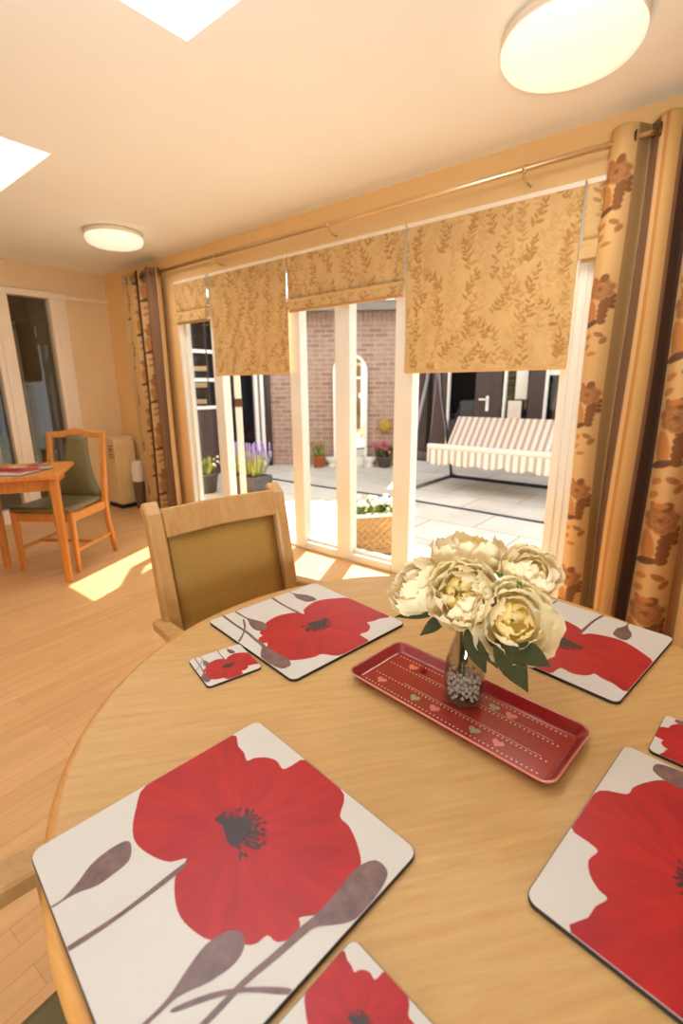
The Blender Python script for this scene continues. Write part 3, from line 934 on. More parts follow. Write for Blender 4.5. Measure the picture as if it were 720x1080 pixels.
def poppy_print(S, h, r):
    """printed face: white ground with the poppy artwork in thin ink layers"""
    mb = MB(); z = h
    mb.prism(rrect(S-0.0016, S-0.0016, r), h-0.0006, z, 'print_white')
    e = 0.0004 if S < 0.2 else 0.0
    def P(pts, lay, m):
        q = [((min(max(u, 0.004+e), 0.996-e)-0.5)*S, (min(max(v, 0.004+e), 0.996-e)-0.5)*S) for u, v in pts]
        mb.poly([(x, y, z+0.00012*lay) for x, y in q], m)
    P(smooth_loop(FL), 1, 'print_red')
    for k, f in enumerate((BULB, STEM, PODM, PODR, THIN)): P(smooth_loop(f), 2+0.4*k, 'print_brown')
    P(smooth_loop(CEN), 4.2, 'print_dark')
    rr = random.Random(3)
    for k in range(84):
        a = rr.uniform(-0.5, PI+0.35); d = 0.05+0.06*rr.random()
        d += 0.012*math.cos(a)
        u, v = 0.46+math.cos(a)*d*1.05, 0.575+math.sin(a)*d
        s_ = rr.uniform(0.005, 0.009)
        ca, sa = math.cos(a), math.sin(a)
        P([(u+s_*1.5*math.cos(q)*ca-s_*0.7*math.sin(q)*sa, v+s_*1.5*math.cos(q)*sa+s_*0.7*math.sin(q)*ca) for q in np.linspace(0, 2*PI, 8)[:-1]], 4.4, 'print_dark')
        if k % 2 == 0:
            P([(u, v), (0.455+0.03*ca, 0.585+0.03*sa), (0.455+0.03*ca-0.002*sa, 0.585+0.03*sa+0.002*ca), (u-0.002*sa, v+0.002*ca)], 3.5, 'print_dark')
    return mb
def make_mat(name, S, th, r, label, cat, group, loc, rot):
    t = thing(name, label, cat, loc, rot, group)
    MB().prism(rrect(S, S, r), 0, th-0.0005, 'board', bevel=0.0006).link('backing_board', t)
    poppy_print(S, th, r-0.0006).link('printed_face', t, tri=True)
    return t
MS = 0.318
g1 = 'poppy placemats on the round table'; g2 = 'poppy coasters on the round table'
pm = make_mat('placemat', MS, 0.006, 0.013, 'large square poppy placemat at the front left, nearest the camera', 'placemat', g1, (-0.3819, 0.2482, TZ+0.0003), -0.1055)
dup(pm, (-0.6891, 0.7136, TZ+0.0003), -1.7076, 'square poppy placemat in front of the ochre-backed armchair', g1)
dup(pm, (-0.2132, 1.0094, TZ+0.0003), -3.2985, 'square poppy placemat behind the flower vase, by the right curtain', g1)
dup(pm, (0.0825, 0.55, TZ+0.0003), 1.4411, 'square poppy placemat cut by the right edge, beside the tray', g1)
cs = 0.108
co = make_mat('coaster', cs, 0.0045, 0.008, 'small poppy coaster touching the corner of the placemat near the armchair', 'coaster', g2, (-0.6985, 0.494, TZ+0.0003), -1.84)
ux, uy = V(0.994, -0.105), V(0.105, 0.994)
dup(co, (-0.209+(0.994-0.105)*cs/2-0.003, 0.273-(0.105+0.994)*cs/2, TZ+0.0003), -0.1055, 'poppy coaster at the bottom edge, right of the front left placemat', g2)
dup(co, (-0.437, 0.985, TZ+0.0003), -3.2, 'poppy coaster mostly hidden behind the flower vase', g2)
dup(co, (0.032, 0.787, TZ+0.0003), 1.47, 'small poppy coaster cut by the right edge above the right placemat', g2)

# ------------------------------------------------------------------ red tray with hearts
TL_, TW_ = 0.375, 0.152
tray_c = (-0.291, 0.662, TZ+0.0002); tray_a = -0.108
mb = MB()
def ring(w, h, r, z): return [(x, y, z) for x, y in rrect(w, h, r, 7)]
# outer underside, rim and inner wall as nested rings
rings = [ring(TL_-0.03, TW_-0.03, 0.012, 0.0), ring(TL_-0.018, TW_-0.018, 0.016, 0.003), ring(TL_, TW_, 0.02, 0.0155), ring(TL_+0.002, TW_+0.002, 0.021, 0.018), ring(TL_-0.002, TW_-0.002, 0.02, 0.0188),
         ring(TL_-0.007, TW_-0.007, 0.018, 0.0175), ring(TL_-0.024, TW_-0.024, 0.014, 0.0058), ring(TL_-0.034, TW_-0.034, 0.010, 0.0038)]
rv = [[mb.bm.verts.new(p) for p in q] for q in rings]
nn = len(rv[0])
for i in range(len(rv)-1):
    k = mb.mi('tray_rim' if i in (2, 3) else 'tray')
    for j in range(nn):
        F = mb.bm.faces.new((rv[i][j], rv[i][(j+1) % nn], rv[i+1][(j+1) % nn], rv[i+1][j])); F.material_index = k; F.smooth = True
F = mb.bm.faces.new(rv[0][::-1]); F.material_index = mb.mi('tray')
F = mb.bm.faces.new(rv[-1]); F.material_index = mb.mi('tray_in')
zt = 0.0038
def dot(x, y, r, m, n=8): mb.poly([(x+r*math.cos(2*PI*k/n), y+r*math.sin(2*PI*k/n), zt+0.0002) for k in range(n)], m)
for y in (-0.052, -0.022, 0.020, 0.05):
    for k in range(44):
        x = -0.160+0.0074*k
        if x < 0.163: dot(x, y, 0.0013, 'tray_dot', 7)
for y in (-0.017, 0.026):
    mb.poly([(-0.1, y-0.0003, zt+0.0002), (0.15, y-0.0003, zt+0.0002), (0.15, y+0.0003, zt+0.0002), (-0.1, y+0.0003, zt+0.0002)], 'tray_dot')
def heart(x, y, s, m):
    pts = []
    for k in range(22):
        q = 2*PI*k/22
        hx = 16*math.sin(q)**3; hy = 13*math.cos(q)-5*math.cos(2*q)-2*math.cos(3*q)-math.cos(4*q)
        pts.append((x+hx*s/17, y+hy*s/17, zt+0.0003))
    mb.poly(pts, m)
for x, m in ((-0.137, 'tray_pink'), (-0.062, 'tray_green'), (-0.022, 'tray_pink'), (0.052, 'tray_green'), (0.092, 'tray_pink')): heart(x, -0.037, 0.0102, m)
for x, m in ((-0.120, 'tray_pink'), (-0.03, 'tray_green'), (0.047, 'tray_green'), (0.077, 'tray_pink')): heart(x, 0.035, 0.0102, m)
tr = mb.link('serving_tray', loc=tray_c, rotz=tray_a, tri=True)
tag(tr, 'long red tray printed with hearts and dotted lines under the flower vase', 'tray')
bd = MB(); bd.ball((0, 0, 0.0045), 0.0045, 'berry', 16).ball((0.006, 0.001, 0.0035), 0.0035, 'berry', 14)
tag(bd.link('red_bead', loc=(-0.291+math.cos(tray_a)*-0.100-math.sin(tray_a)*0.037, 0.662+math.sin(tray_a)*-0.100+math.cos(tray_a)*0.037, TZ+0.0045)), 'small dark red bead lying on the tray beside the vase', 'bead')

# ------------------------------------------------------------------ vase with beads and peonies
VC = (-0.291, 0.681, TZ+0.0043)
prof_o = [(0, 0), (0.026, 0), (0.031, 0.004), (0.0335, 0.016), (0.0335, 0.045), (0.031, 0.075), (0.025, 0.100), (0.0195, 0.118), (0.0185, 0.128), (0.021, 0.138), (0.0235, 0.143)]
prof_i = [(0.0215, 0.143), (0.0190, 0.137), (0.0165, 0.128), (0.0175, 0.118), (0.023, 0.099), (0.029, 0.074), (0.0315, 0.045), (0.0315, 0.018), (0.029, 0.008), (0.02, 0.006), (0, 0.006)]
v = MB().lathe(prof_o+prof_i, 'glass', 48).link('vase', loc=VC)
tag(v, 'clear glass bottle vase of cream flowers standing on the red tray', 'vase')
mb = MB(); rr = random.Random(11); placed = []
tries = 0
while len(placed) < 150 and tries < 9000:
    tries += 1
    z = rr.uniform(0.011, 0.052); a = rr.uniform(0, 2*PI); r = 0.0265*math.sqrt(rr.random())
    p = Vector((r*math.cos(a), r*math.sin(a), z))
    if all((p-q).length > 0.0062 for q in placed): placed.append(p)
for p in placed: mb.ball(p, 0.0034, 'bead', 8)
tag(mb.link('vase_beads', loc=VC), 'pearly beads filling the bottom of the glass vase', 'beads', kind='stuff')

def bloom_mesh(R, seed, opened):
    """layered ruffled petals on nested cups; axis +z, base at origin"""
    rr = random.Random(seed); mb = MB()
    # (count, sphere radius, polar extent from the base, half azimuth width, material)
    if opened:
        layers = [(5, 0.34, 150, 52, 'petal_in'), (6, 0.48, 138, 46, 'petal_in'), (7, 0.66, 122, 42, 'petal'), (8, 0.84, 112, 38, 'petal'), (8, 1.0, 100, 36, 'petal'), (7, 1.08, 84, 38, 'petal')]
    else:
        layers = [(5, 0.36, 166, 55, 'petal_in'), (6, 0.52, 156, 48, 'petal_in'), (7, 0.68, 146, 42, 'petal'), (8, 0.84, 134, 36, 'petal'), (9, 0.96, 120, 33, 'petal'), (9, 1.04, 104, 32, 'petal')]
    for li, (n, rs, ext, hw, m) in enumerate(layers):
        a0 = rr.random()*6.28
        for p in range(n):
            az = a0+2*PI*p/n+rr.uniform(-0.18, 0.18)
            rad = R*rs*rr.uniform(0.93, 1.05); ex = math.radians(ext*rr.uniform(0.9, 1.06)); w = math.radians(hw*rr.uniform(0.85, 1.1))
            ph = rr.random()*6.28; tw = rr.uniform(-0.25, 0.25)
            k = mb.mi(m); rows = []
            NT_, NS = 9, 9
            for i in range(NT_):
                tt = i/(NT_-1); row = []
                for j in range(NS):
                    s = -1+2*j/(NS-1)
                    edge_drop = 1-0.16*s*s*(0.5+0.5*tt) - 0.035*math.cos(3.3*PI*s+ph)*tt
                    pol = 0.12+ex*tt*edge_drop
                    az2 = az+s*w*(0.5+0.5*math.sin(PI*min(1, tt*0.75+0.12)))+tw*tt
                    curl = 0.10*max(0, tt-0.65)/0.35
                    r_ = rad*(1+curl*(1 if li >= 3 else 0.35)+0.045*tt*math.sin(4*s+ph)+0.03*s*s*tt)
                    zc = R*1.0*0.98
                    row.append(mb.bm.verts.new((r_*math.sin(pol)*math.cos(az2), r_*math.sin(pol)*math.sin(az2), R*0.86-r_*math.cos(pol)*0.92)))
                rows.append(row)
            for i in range(NT_-1):
                for j in range(NS-1):
                    F = mb.bm.faces.new((rows[i][j], rows[i][j+1], rows[i+1][j+1], rows[i+1][j])); F.material_index = k; F.smooth = True
    return mb
def peony(label, c, axis, R, seed, opened, leaves=()):
    """c = centre of the bloom in world space; stem runs down into the vase"""
    ax = Vector(axis).normalized(); c = Vector(c); base = c-ax*R*0.86
    foot = Vector((VC[0]+random.uniform(-0.012, 0.012), VC[1]+random.uniform(-0.012, 0.012), VC[2]+0.05))
    t = thing('peony', label, 'flower', foot, 0, 'cream peonies in the glass vase')
    q = ax.to_track_quat('Z', 'Y').to_matrix().to_4x4()
    mb = bloom_mesh(R, seed, opened)
    bmesh.ops.transform(mb.bm, matrix=Matrix.Translation(base-foot) @ q, verts=mb.bm.verts)
    mb.link('bloom', t, tri=True)
    nk = Vector((VC[0]+(c.x-VC[0])*0.10, VC[1]+(c.y-VC[1])*0.10, VC[2]+0.132))
    mid = nk*0.45+base*0.55-ax*0.008
    mb = MB()
    pts = []
    ctrl = [foot, foot*0.5+nk*0.5, nk, mid, base+ax*0.012]
    for i in range(len(ctrl)-1):
        for s in range(5): pts.append(ctrl[i].lerp(ctrl[i+1], s/5)-foot)
    pts.append(ctrl[-1]-foot)
    mb.tube(pts, 0.0022, 'leaf', 8)
    mb.link('stem', t)
    mb = MB()
    for k in range(5):
        a = 2*PI*k/5
        s1 = q.to_3x3() @ Vector((math.cos(a), math.sin(a), 0.25))
        mb.leafblade(base-foot, base-foot+s1*R*0.8, R*0.35, 'leaf', up=ax, bend=-0.12)
    mb.link('sepals', t)
    for b_, t_, w_, m_ in leaves:
        MB().leafblade(Vector(b_)-foot, Vector(t_)-foot, w_, m_, up=(0.5, -0.75, 0.5), bend=0.08, n=9).link('leaf', t)
    return t
# view direction used only to place things in depth around the vase axis
peony('cream peony at the left of the bunch, turned to the left', (-0.385, 0.668, 0.935), (-0.55, -0.45, 0.45), 0.048, 1, False,
      [((-0.335, 0.675, 0.905), (-0.40, 0.632, 0.888), 0.02, 'leaf'), ((-0.325, 0.672, 0.90), (-0.355, 0.64, 0.865), 0.022, 'leaf')])
peony('round cream peony at the front centre of the bunch', (-0.292, 0.655, 0.953), (0.1, -0.75, 0.45), 0.052, 2, False)
peony('open cream peony at the lower right showing its yellow centre', (-0.207, 0.655, 0.932), (0.45, -0.75, 0.35), 0.056, 3, True,
      [((-0.226, 0.632, 0.908), (-0.170, 0.622, 0.848), 0.040, 'leaf'), ((-0.200, 0.64, 0.902), (-0.146, 0.632, 0.893), 0.032, 'leaf')])
peony('flat-topped cream peony at the top back of the bunch', (-0.328, 0.748, 0.992), (-0.15, 0.1, 1), 0.056, 4, True)
peony('cream peony at the right back with small green buds beside it', (-0.213, 0.725, 0.987), (0.35, -0.2, 0.8), 0.043, 5, False,
      [((-0.225, 0.70, 0.965), (-0.26, 0.69, 0.99), 0.014, 'leaf_mid'), ((-0.215, 0.69, 0.968), (-0.215, 0.67, 0.99), 0.016, 'leaf_mid')])
t = thing('leaf_sprig', 'sprig of long dark green leaves hanging over the front of the vase', 'leaves', (VC[0], VC[1], VC[2]+0.143), 0)
for b_, t_, w_ in (((-0.276, 0.640, 0.905), (-0.236, 0.632, 0.846), 0.030), ((-0.262, 0.645, 0.905), (-0.222, 0.640, 0.856), 0.026), ((-0.240, 0.655, 0.893), (-0.212, 0.645, 0.845), 0.018)):
    o_ = Vector((VC[0], VC[1], VC[2]+0.143))
    MB().leafblade(Vector(b_)-o_, Vector(t_)-o_, w_, 'leaf', up=(0.5, -0.75, 0.4), bend=0.08, n=9).tube([Vector((VC[0]+0.012, VC[1]-0.01, VC[2]+0.135))-o_, Vector(b_)-o_], 0.0015, 'leaf', 6).link('leaf', t)

# ------------------------------------------------------------------ armchairs at the round table
def make_armchair(label, loc, rotz, group):
    """local frame: +y is the way the sitter faces, origin on the floor under the seat"""
    t = thing('dining_armchair', label, 'chair', loc, rotz, group)
    hw = 0.2
    def ys(z):  # back plane, reclined
        return -0.20 - max(0, z-0.42)*0.19
    for s in (-1, 1):
        path = [(s*hw, -0.27, 0.0), (s*hw, -0.225, 0.22), (s*hw, ys(0.42), 0.42), (s*hw, ys(0.65), 0.65), (s*hw, ys(0.86), 0.86), (s*hw, ys(0.92)-0.004, 0.935), (s*hw, ys(0.95)-0.022, 0.96)]
        MB().rect_sweep(path, 0.042, [0.034, 0.04, 0.05, 0.046, 0.042, 0.04, 0.03], 'chair', (1, 0, 0)).link('back_post', t)
    mb = MB()
    mb.rect_sweep([(-hw+0.02, ys(0.86)-0.002, 0.912), (0, ys(0.86)-0.022, 0.912), (hw-0.02, ys(0.86)-0.002, 0.912)], 0.08, 0.026, 'chair', (0, -0.21, 0.97))
    mb.link('top_rail', t)
    MB().rect_sweep([(-hw+0.02, ys(0.5), 0.51), (0, ys(0.5)-0.015, 0.51), (hw-0.02, ys(0.5), 0.51)], 0.05, 0.026, 'chair', (0, -0.21, 0.97)).link('lower_rail', t)
    # upholstered back panel, gently curved
    mb = MB(); n = 9
    vs = []
    zt_, zb_ = 0.874, 0.535
    for side in (0, 1):
        for j in range(n):
            z = zb_+(zt_-zb_)*j/(n-1)
            for i in range(n):
                x = -hw+0.024+(2*hw-0.048)*i/(n-1)
                e = min(1, 4*min(i, n-1-i, j, n-1-j)/(n-1)+0.0)
                bul = 0.010*math.sin(PI/2*e)
                y = ys(z)-0.018*math.cos(PI*x/(2*hw))*1.0
                vs.append((x, y+0.004+bul if side == 0 else y-0.006-bul*0.6, z))
    fs = []
    for side in (0, 1):
        o = side*n*n
        for j in range(n-1):
            for i in range(n-1):
                fs.append((o+j*n+i, o+j*n+i+1, o+(j+1)*n+i+1, o+(j+1)*n+i))
    bnd = [i for i in range(n)]+[j*n+n-1 for j in range(1, n)]+[(n-1)*n+i for i in range(n-2, -1, -1)]+[j*n for j in range(n-2, 0, -1)]
    for q in range(len(bnd)):
        a, b = bnd[q], bnd[(q+1) % len(bnd)]
        fs.append((a, b, b+n*n, a+n*n))
    mb.faces(vs, fs, 'ochre', True)
    mb.link('back_panel', t)
    # seat
    mb = MB()
    mb.prism([(-0.195, -0.2), (0.195, -0.2), (0.205, 0.25), (-0.205, 0.25)], 0.415, 0.475, 'olive', bevel=0.018)
    mb.link('seat', t)
    mb = MB()
    mb.box(-0.2, 0.2, 0.215, 0.24, 0.35, 0.413, 'chair', 0.004); mb.box(-0.19, 0.19, -0.205, -0.18, 0.35, 0.413, 'chair', 0.004)
    mb.box(-0.206, -0.184, -0.178, 0.213, 0.35, 0.413, 'chair', 0.004); mb.box(0.184, 0.206, -0.178, 0.213, 0.35, 0.413, 'chair', 0.004)
    mb.link('seat_rail', t)
    for s in (-1, 1):
        MB().rect_sweep([(s*0.232, 0.225, 0.0), (s*0.236, 0.225, 0.3), (s*0.242, 0.215, 0.626)], [0.036, 0.042, 0.038], [0.036, 0.045, 0.04], 'chair', (1, 0, 0)).link('front_leg', t)
        pth = [(s*(hw+0.026), ys(0.66)-0.02, 0.636), (s*(hw+0.034), -0.12, 0.652), (s*0.244, 0.03, 0.652), (s*0.246, 0.15, 0.645), (s*0.243, 0.225, 0.635), (s*0.242, 0.25, 0.624)]
        MB().rect_sweep(pth, [0.036, 0.044, 0.05, 0.052, 0.05, 0.04], [0.03, 0.03, 0.03, 0.03, 0.028, 0.022], 'chair', (1, 0, 0)).link('armrest', t)
    return t
ga = 'armchairs around the round table'
chB = make_armchair('beech armchair with ochre back panel facing the table, nearest the windows', (-0.856, 0.797, 0), math.radians(-98.4), ga)
dup(chB, (-0.400, -0.06, 0), math.radians(2), 'armchair at the lower left corner, only its wooden arm and seat edge showing', ga)

# ------------------------------------------------------------------ far table, its chair and mats
t = thing('dining_table', 'small orange oak table cut by the left edge, with poppy mats on it', 'table', (-3.33, 1.18, 0))
e1 = Vector((-0.86, 0.51, 0)); e2 = Vector((-0.51, -0.86, 0))
def tp(a, b): return (e1*a+e2*b)
o0 = Vector((0.06, 0.0, 0))
pl = [(o0+tp(a, b)) for a, b in ((0, 0), (0.62, 0), (0.62, 1.0), (0, 1.0))]
pl = [(p.x, p.y) for p in pl]
MB().prism(pl, 0.715, 0.745, 'oak', bevel=0.006).link('tabletop', t)
mb = MB()
ang = math.atan2(e1.y, e1.x)
mA = Matrix.Rotation(ang, 4, 'Z')
q0, q1 = tp(0.03, 0.04), tp(0.03, 0.95)
mb.rect_sweep([(q0.x, q0.y, 0.672), (q1.x, q1.y, 0.672)], 0.084, 0.022, 'oak', (0, 0, 1))
q0, q1 = tp(0.03, 0.05), tp(0.56, 0.05)
mb.rect_sweep([(q0.x, q0.y, 0.672), (q1.x, q1.y, 0.672)], 0.084, 0.022, 'oak', (0, 0, 1))
mb.link('apron', t)
for p in ((-0.02, 0.0, 0), (-0.655, -0.17, 0), tuple(tp(0.05, 0.93)), tuple(tp(0.57, 0.93))):
    MB().rect_sweep([(p[0], p[1], 0.0), (p[0], p[1], 0.3), (p[0], p[1], 0.714)], [0.04, 0.048, 0.056], [0.04, 0.048, 0.056], 'oak', tuple(e1)).link('leg', t)
gf = 'poppy mats on the far table'
dup(pm, Vector((-3.33, 1.18, 0.7453))+o0+tp(0.22, 0.28), 0.55, 'poppy placemat at the near edge of the far table', gf)
dup(pm, Vector((-3.33, 1.18, 0.7453))+o0+tp(0.40, 0.62), 2.1, 'poppy placemat at the left side of the far table', gf)
dup(co, Vector((-3.33, 1.18, 0.7453))+o0+tp(0.50, 0.20), 2.1, 'poppy coaster near the far corner of the far table', gf)

def make_dining_chair(label, loc, rotz):
    """+y is the way the sitter faces"""
    t = thing('dining_chair', label, 'chair', loc, rotz)
    hw = 0.215
    def yb(z): return -0.21-max(0, z-0.43)*0.16
    for s in (-1, 1):
        MB().rect_sweep([(s*hw, -0.27, 0), (s*hw, -0.22, 0.25), (s*hw, yb(0.43), 0.43), (s*hw, yb(0.7), 0.7), (s*hw, yb(0.93), 0.93)], 0.034, [0.032, 0.036, 0.042, 0.036, 0.03], 'oak', (1, 0, 0)).link('back_post', t)
        MB().rect_sweep([(s*0.21, 0.2, 0), (s*0.21, 0.2, 0.25), (s*0.21, 0.2, 0.44)], [0.03, 0.036, 0.04], [0.03, 0.036, 0.04], 'oak', (1, 0, 0)).link('front_leg', t)
        MB().rect_sweep([(s*0.213, -0.235, 0.16), (s*0.21, 0.2, 0.16)], 0.018, 0.024, 'oak', (1, 0, 0)).link('stretcher', t)
    MB().rect_sweep([(-0.21, -0.02, 0.16), (0.21, -0.02, 0.16)], 0.018, 0.024, 'oak', (0, 1, 0)).link('cross_stretcher', t)
    # serpentine crest rail
    path = []; hs = []
    for i in range(17):
        u = -1+2*i/16
        z = 0.925+0.026*math.exp(-(u/0.38)**2)-0.006*(1-abs(u))
        path.append((u*(hw+0.014), yb(0.92)-0.012*(1-u*u), z)); hs.append(0.052-0.012*abs(u)+0.006*math.exp(-(u/0.4)**2))
    MB().rect_sweep(path, hs, 0.026, 'oak', (0, -0.15, 1)).link('crest_rail', t)
    # flared upholstered splat
    poly_l = []
    mb = MB(); n = 12; k = mb.mi('olive'); rows = []
    for i in range(n+1):
        q = i/n; z = 0.455+(0.925-0.455)*q
        w = 0.088+0.115*(1-q)**2.6+0.004*math.sin(PI*q)
        y = yb(z)-0.004
        rows.append([mb.bm.verts.new(p) for p in ((-w, y+0.004, z), (-w*0.6, y+0.016, z), (0, y+0.02, z), (w*0.6, y+0.016, z), (w, y+0.004, z), (w, y-0.008, z), (-w, y-0.008, z))])
    for A, B in zip(rows[:-1], rows[1:]):
        for j in range(7):
            F = mb.bm.faces.new((A[j], A[(j+1) % 7], B[(j+1) % 7], B[j])); F.material_index = k; F.smooth = j < 4
    for F in (mb.bm.faces.new(rows[0][::-1]), mb.bm.faces.new(rows[-1])): F.material_index = k
    mb.link('backrest', t)
    MB().prism([(-0.2, -0.19), (0.2, -0.19), (0.22, 0.225), (-0.22, 0.225)], 0.43, 0.475, 'olive', bevel=0.016).link('seat', t)
    mb = MB()
    mb.box(-0.205, 0.205, 0.19, 0.212, 0.37, 0.429, 'oak', 0.003); mb.box(-0.205, 0.205, -0.215, -0.193, 0.37, 0.429, 'oak', 0.003)
    mb.box(-0.222, -0.2, -0.2, 0.2, 0.37, 0.429, 'oak', 0.003); mb.box(0.2, 0.222, -0.2, 0.2, 0.37, 0.429, 'oak', 0.003)
    mb.link('seat_rail', t)
    return t
make_dining_chair('orange oak dining chair with olive vinyl splat by the left glazed screen', (-3.76, 1.345, 0), math.radians(180+34))

# ------------------------------------------------------------------ corner heater and bin
t = thing('heater', 'tall cream heater unit standing in the far left corner', 'heater', (-5.155, 2.50, 0))
mb = MB()
prof = [(-0.155, 0.05), (0.15, 0.05), (0.155, 0.09), (0.15, 0.70), (0.135, 0.745), (0.10, 0.768), (-0.155, 0.768)]
mb.prism([(p[0], p[1]) for p in prof], -0.11, 0.11, 'heater', bevel=0.012, mtx=Matrix(((1, 0, 0, 0), (0, 0, 1, 0), (0, 1, 0, 0), (0, 0, 0, 1))))
mb.link('body', t)
MB().box(-0.14, 0.14, -0.1, 0.1, 0.0, 0.052, 'black', 0.006).link('base', t)
mb = MB()
for k in range(5): mb.box(0.0, 0.11, -0.112, -0.1085, 0.55+0.03*k, 0.56+0.03*k, 'chair_dark')
mb.link('grille', t)
MB().tube([(0.06, -0.118, 0.64), (0.06, -0.108, 0.64)], 0.012, 'black', 14).link('knob', t)
t = thing('waste_bin', 'grey bin with a white liner squeezed between the heater and the curtain', 'bin', (-4.90, 2.56, 0))
MB().lathe([(0, 0), (0.05, 0), (0.062, 0.36), (0.065, 0.365), (0.058, 0.36), (0.046, 0.01), (0, 0.01)], 'bin_grey', 28).link('body', t)
MB().lathe([(0.066, 0.3), (0.07, 0.36), (0.066, 0.44), (0.052, 0.5), (0.03, 0.52), (0, 0.515)], 'liner', 28).link('liner', t)

# ------------------------------------------------------------------ outside: courtyard
GZ = -0.05
struct(MB().box(-12, 6, D+0.12, 14, GZ-0.1, GZ, 'patio').link('patio'))
# diagonal brick outbuilding
BW0 = Vector((-6.222, 5.673, 0)); BW1 = Vector((-4.30, 7.06, 0)); bl = (BW1-BW0).length; ba = math.atan2(BW1.y-BW0.y, BW1.x-BW0.x)
t = thing('brick_outbuilding', 'pinkish brick wall of the building across the courtyard', 'building', BW0, ba)
MB().box(0, bl, 0, 0.25, GZ, 2.26, 'brick').link('wall', t)
MB().box(0, bl, -0.012, 0.25, 2.26, 2.42, 'soldier').link('soldier_course', t)
MB().box(-0.15, bl+0.1, -0.32, 0.0, 2.42, 2.46, 'soffit').box(-0.15, bl+0.1, -0.335, -0.32, 2.40, 2.54, 'soffit').link('eaves', t)
mb = MB()
mb.prism([(-0.36, 2.54), (0.6, 2.9), (0.6, 2.96), (-0.36, 2.58)], -0.2, bl+0.15, 'roof', mtx=Matrix(((0, 0, 1, 0), (1, 0, 0, 0), (0, 1, 0, 0), (0, 0, 0, 1))))
for k in range(16): mb.tube([(-0.1+k*0.165, -0.38, 2.585), (-0.1+k*0.165, 0.4, 2.885)], 0.06, 'gutter_white', 10)  # white colour on these rolls stands in for the sunlit roof edge
mb.link('roof', t)
MB().tube([(0.02, -0.06, GZ), (0.02, -0.06, 2.42)], 0.04, 'brown_upvc', 12).link('downpipe', t)
# arched garden mirror against the bricks
mx0 = 1.60-0.30
t2 = thing('garden_mirror', 'white arched garden mirror standing against the brick wall', 'mirror', BW0+Vector((math.cos(ba), math.sin(ba), 0))*1.40-Vector((-math.sin(ba), math.cos(ba), 0))*0.05, ba)
w_ = 0.285
arch = [(-w_, 0.08), (w_, 0.08)]+[(w_*math.cos(q), 1.55+w_*math.sin(q)) for q in np.linspace(0, PI, 16)]
mb = MB()
T = Matrix(((1, 0, 0, 0), (0, 0, 1, 0), (0, 1, 0, GZ), (0, 0, 0, 1)))
outer = arch; inner = [(x*0.84, 0.14 if z < 0.1 else (1.55+(z-1.55)*0.84 if z > 1.55 else z)) for x, z in arch]
n = len(arch)
vs = [(x, -0.02, z+GZ) for x, z in outer]+[(x, -0.02, z+GZ) for x, z in inner]+[(x, 0.02, z+GZ) for x, z in outer]+[(x, 0.02, z+GZ) for x, z in inner]
fs = []
for i in range(n):
    j = (i+1) % n
    fs += [(i, j, n+j, n+i), (2*n+i, 3*n+i, 3*n+j, 2*n+j), (i, 2*n+i, 2*n+j, j), (n+i, n+j, 3*n+j, 3*n+i)]
mb.faces(vs, fs, 'mirror_white')
for z in (0.55, 1.45): mb.box(-w_*0.84, w_*0.84, -0.015, 0.015, z+GZ-0.02, z+GZ+0.02, 'mirror_white')
mb.box(-0.015, 0.015, -0.015, 0.015, 0.1+GZ, 1.8+GZ, 'mirror_white')
mb.box(-w_, w_, -0.03, 0.03, GZ, 0.09+GZ, 'mirror_white')
mb.link('frame', t2)
MB().prism(inner, -0.004, 0.004, 'mirror_white', mtx=T).link('backing', t2)
MB().prism([(x*0.99, z) for x, z in inner], -0.006, -0.004, 'mirror', mtx=Matrix(((1, 0, 0, 0), (0, 0, 1, 0), (0, 1, 0, GZ), (0, 0, 0, 1)))).link('mirror_glass', t2)

def on_wall(s, off): return BW0+Vector((math.cos(ba), math.sin(ba), 0))*s+Vector((math.sin(ba), -math.cos(ba), 0))*off
# sun-shaped plaque
p = on_wall(1.98, 0.03); p.z = 0.62
t2 = thing('wall_plaque', 'round ochre sun-shaped plaque on the brick wall', 'ornament', p, ba)
mb = MB(); mb.lathe([(0, -0.012), (0.1, -0.012), (0.11, 0), (0.1, 0.012), (0.06, 0.022), (0, 0.028)], 'plaque', 28)
for k in range(12):
    a = 2*PI*k/12
    mb.poly([(0.1*math.cos(a-0.16), 0.1*math.sin(a-0.16), 0.002), (0.15*math.cos(a), 0.15*math.sin(a), 0.002), (0.1*math.cos(a+0.16), 0.1*math.sin(a+0.16), 0.002)], 'plaque')
bmesh.ops.transform(mb.bm, matrix=Matrix.Rotation(PI/2, 4, 'X'), verts=mb.bm.verts)
mb.link('plaque_disc', t2)

